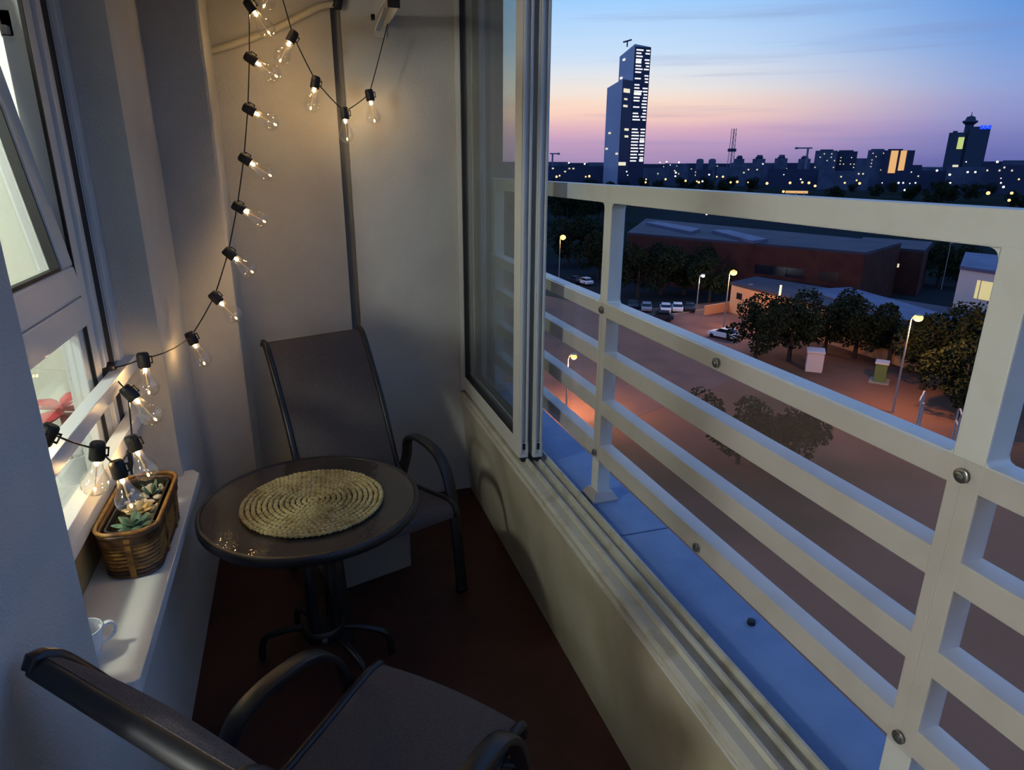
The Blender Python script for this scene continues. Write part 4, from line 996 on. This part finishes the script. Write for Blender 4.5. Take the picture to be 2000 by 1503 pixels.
LOW = [(1066, 1110, 316, 1300), (1108, 1150, 318, 1350), (1148, 1185, 317, 1250), (1243, 1300, 320, 1400), (1298, 1345, 319, 1500), (1338, 1430, 319, 1750), (1425, 1520, 318, 1720), (1515, 1600, 318, 1700), (1668, 1694, 309, 1500), (1778, 1800, 322, 1600), (1800, 1842, 326, 1500), (1915, 1960, 315, 1400), (1955, 2040, 313, 1350), (1060, 1180, 324, 900), (1250, 1330, 328, 1000), (1345, 1392, 331, 900), (1400, 1500, 326, 1000), (1500, 1600, 330, 950), (1600, 1700, 334, 900), (1760, 1850, 333, 950), (1850, 1930, 326, 900), (1925, 2040, 322, 850), (950, 1066, 316, 1300)]
for k, (u0, u1, v, d) in enumerate(LOW):
    t = block('city_block', 'low dark city block on the distant skyline', u0, u1, v, d, 'block_dark' if k % 2 else 'block_grey', 'low skyline blocks', depth=40)
    block_windows(t, d, 2, max(3, int((u1 - u0) / 8)), (u0 + u1) / 2, v + 2, v + 14, .10, r, w=0.03, h=1.6)
# radio mast: lattice
pm = at_d(1427, 318, 1500); mt_ = thing('radio_mast', 'red and white lattice radio mast on the skyline', 'mast', (pm.x, pm.y, 0))
zf = lambda v: at_d(1427, v, 1500).z
for sx, sy in ((-1, -1), (1, -1), (1, 1), (-1, 1)):
    MB().tube([(sx * 5, sy * 5, GZ), (sx * 3.6, sy * 3.6, zf(290)), (sx * 3.2, sy * 3.2, zf(251))], 0.6, 5).build('mast_leg', 'crane_steel', mt_)
for k in range(12):
    z0, z1 = zf(318 - k * 5.5), zf(318 - (k + 1) * 5.5); s = 1 if k % 2 else -1
    MB().tube([(-4 * s, -4, z0), (4 * s, -4, z1)], 0.4, 4).build('brace', 'crane_steel', mt_)
MB().box(-6, 6, -6, 6, zf(296), zf(290)).build('equipment_ring', 'block_dark', mt_)
def crane(label, u, v0, v1, uj0, uj1, d):
    p = at_d(u, v0, d); t = thing('tower_crane', label, 'crane', (p.x, p.y, 0), group='cranes on the skyline')
    z = at_d(u, v1, d).z; MB().box(-1.2, 1.2, -1.2, 1.2, GZ, z).build('crane_mast', 'crane_steel', t)
    a, b = at_d(uj0, v1, d), at_d(uj1, v1, d); MB().bar((a.x - p.x, a.y - p.y, z), (b.x - p.x, b.y - p.y, z), 2.2, 2.2).build('jib', 'crane_steel', t)
    c = at_d(uj0, v1, d); MB().ball((c.x - p.x, c.y - p.y, z), 3.2, 3.2, 2.0, 8, 5).build('counterweight', 'crane_steel', t)
    return t
crane('tower crane above the grey apartment block', 1577, 300, 289, 1556, 1587, 1300)
crane('tiny tower crane beside the window stile', 1079, 312, 300, 1091, 1074, 1300)

# --- small lights scattered through the city
def far_lamp(u, v, d, material, s, label, group):
    p = at_d(u, v, d); m = MB().ball((0, 0, 0), s, s, s, 8, 6); nb = len(m.f)
    m.box(-0.1, 0.1, -0.1, 0.1, GZ - p.z, -s * 0.9)
    o = m.build('distant_lamp', material); o.data.materials.append(MATS['lamp_dark']); o.location = p
    for f in o.data.polygons:
        f.material_index = 0 if all(abs(o.data.vertices[i].co.x) > 0.1001 or abs(o.data.vertices[i].co.y) > 0.1001 or o.data.vertices[i].co.z > s * 0.5 for i in f.vertices[:1]) else 1
    tag(o, label, 'street lamp', group)
mat('lamp_dark', (40, 40, 48), 0.8)
r = random.Random(77)
SOD = [(1087, 345), (1093, 343), (1144, 345), (1151, 344), (1262, 350), (1261, 356), (1300, 350), (1339, 353), (1361, 354), (1365, 356), (1427, 356), (1440, 355), (1461, 356), (1498, 358), (1530, 374), (1543, 357), (1567, 356), (1580, 357), (1592, 363), (1650, 357), (1673, 352), (1679, 358), (1930, 377), (1976, 377), (1971, 391), (1990, 350), (1400, 345), (1412, 345)]
WHT = [(1289, 317), (1302, 316), (1309, 322), (1326, 317), (1320, 337), (1319, 344), (1385, 341), (1372, 354), (1531, 341), (1564, 350), (1723, 357), (1755, 357), (1764, 357), (1777, 358), (1788, 357), (1767, 371), (1856, 357), (1887, 316), (1948, 316), (1780, 336), (1830, 333), (1855, 341), (1111, 318), (1142, 320), (1224, 335), (1226, 342), (1490, 320), (1890, 336), (1905, 336), (1955, 357), (1960, 365), (1955, 348), (1415, 397), (1380, 418)]
for (u, v) in SOD: far_lamp(u, v, 560 if v < 360 else 380, 'sodium_far', r.uniform(0.55, 1.05), 'tiny orange lamp shining in the distant city', 'distant orange lamps')
for (u, v) in WHT: far_lamp(u, v, 620 if v < 380 else 300, 'white_far', r.uniform(0.4, 0.85), 'tiny white lamp shining in the distant city', 'distant white lamps')
st_ = thing('petrol_station', 'tiny lit canopy above the railing, below the crane', 'canopy')
a, b = at_d(1534, 375, 380), at_d(1578, 376, 380); out = Vector((a.x, a.y)).normalized() * 8
MB().prism([(a.x, a.y), (b.x, b.y), (b.x + out.x, b.y + out.y), (a.x + out.x, a.y + out.y)], a.z - .5, a.z + .5).build('canopy', 'lit_banner', st_)
for f in (.15, .5, .85):
    p = a.lerp(b, f); MB().box(p.x - .2, p.x + .2, p.y, p.y + .4, GZ, a.z).build('pillar', 'lamp_pole', st_)
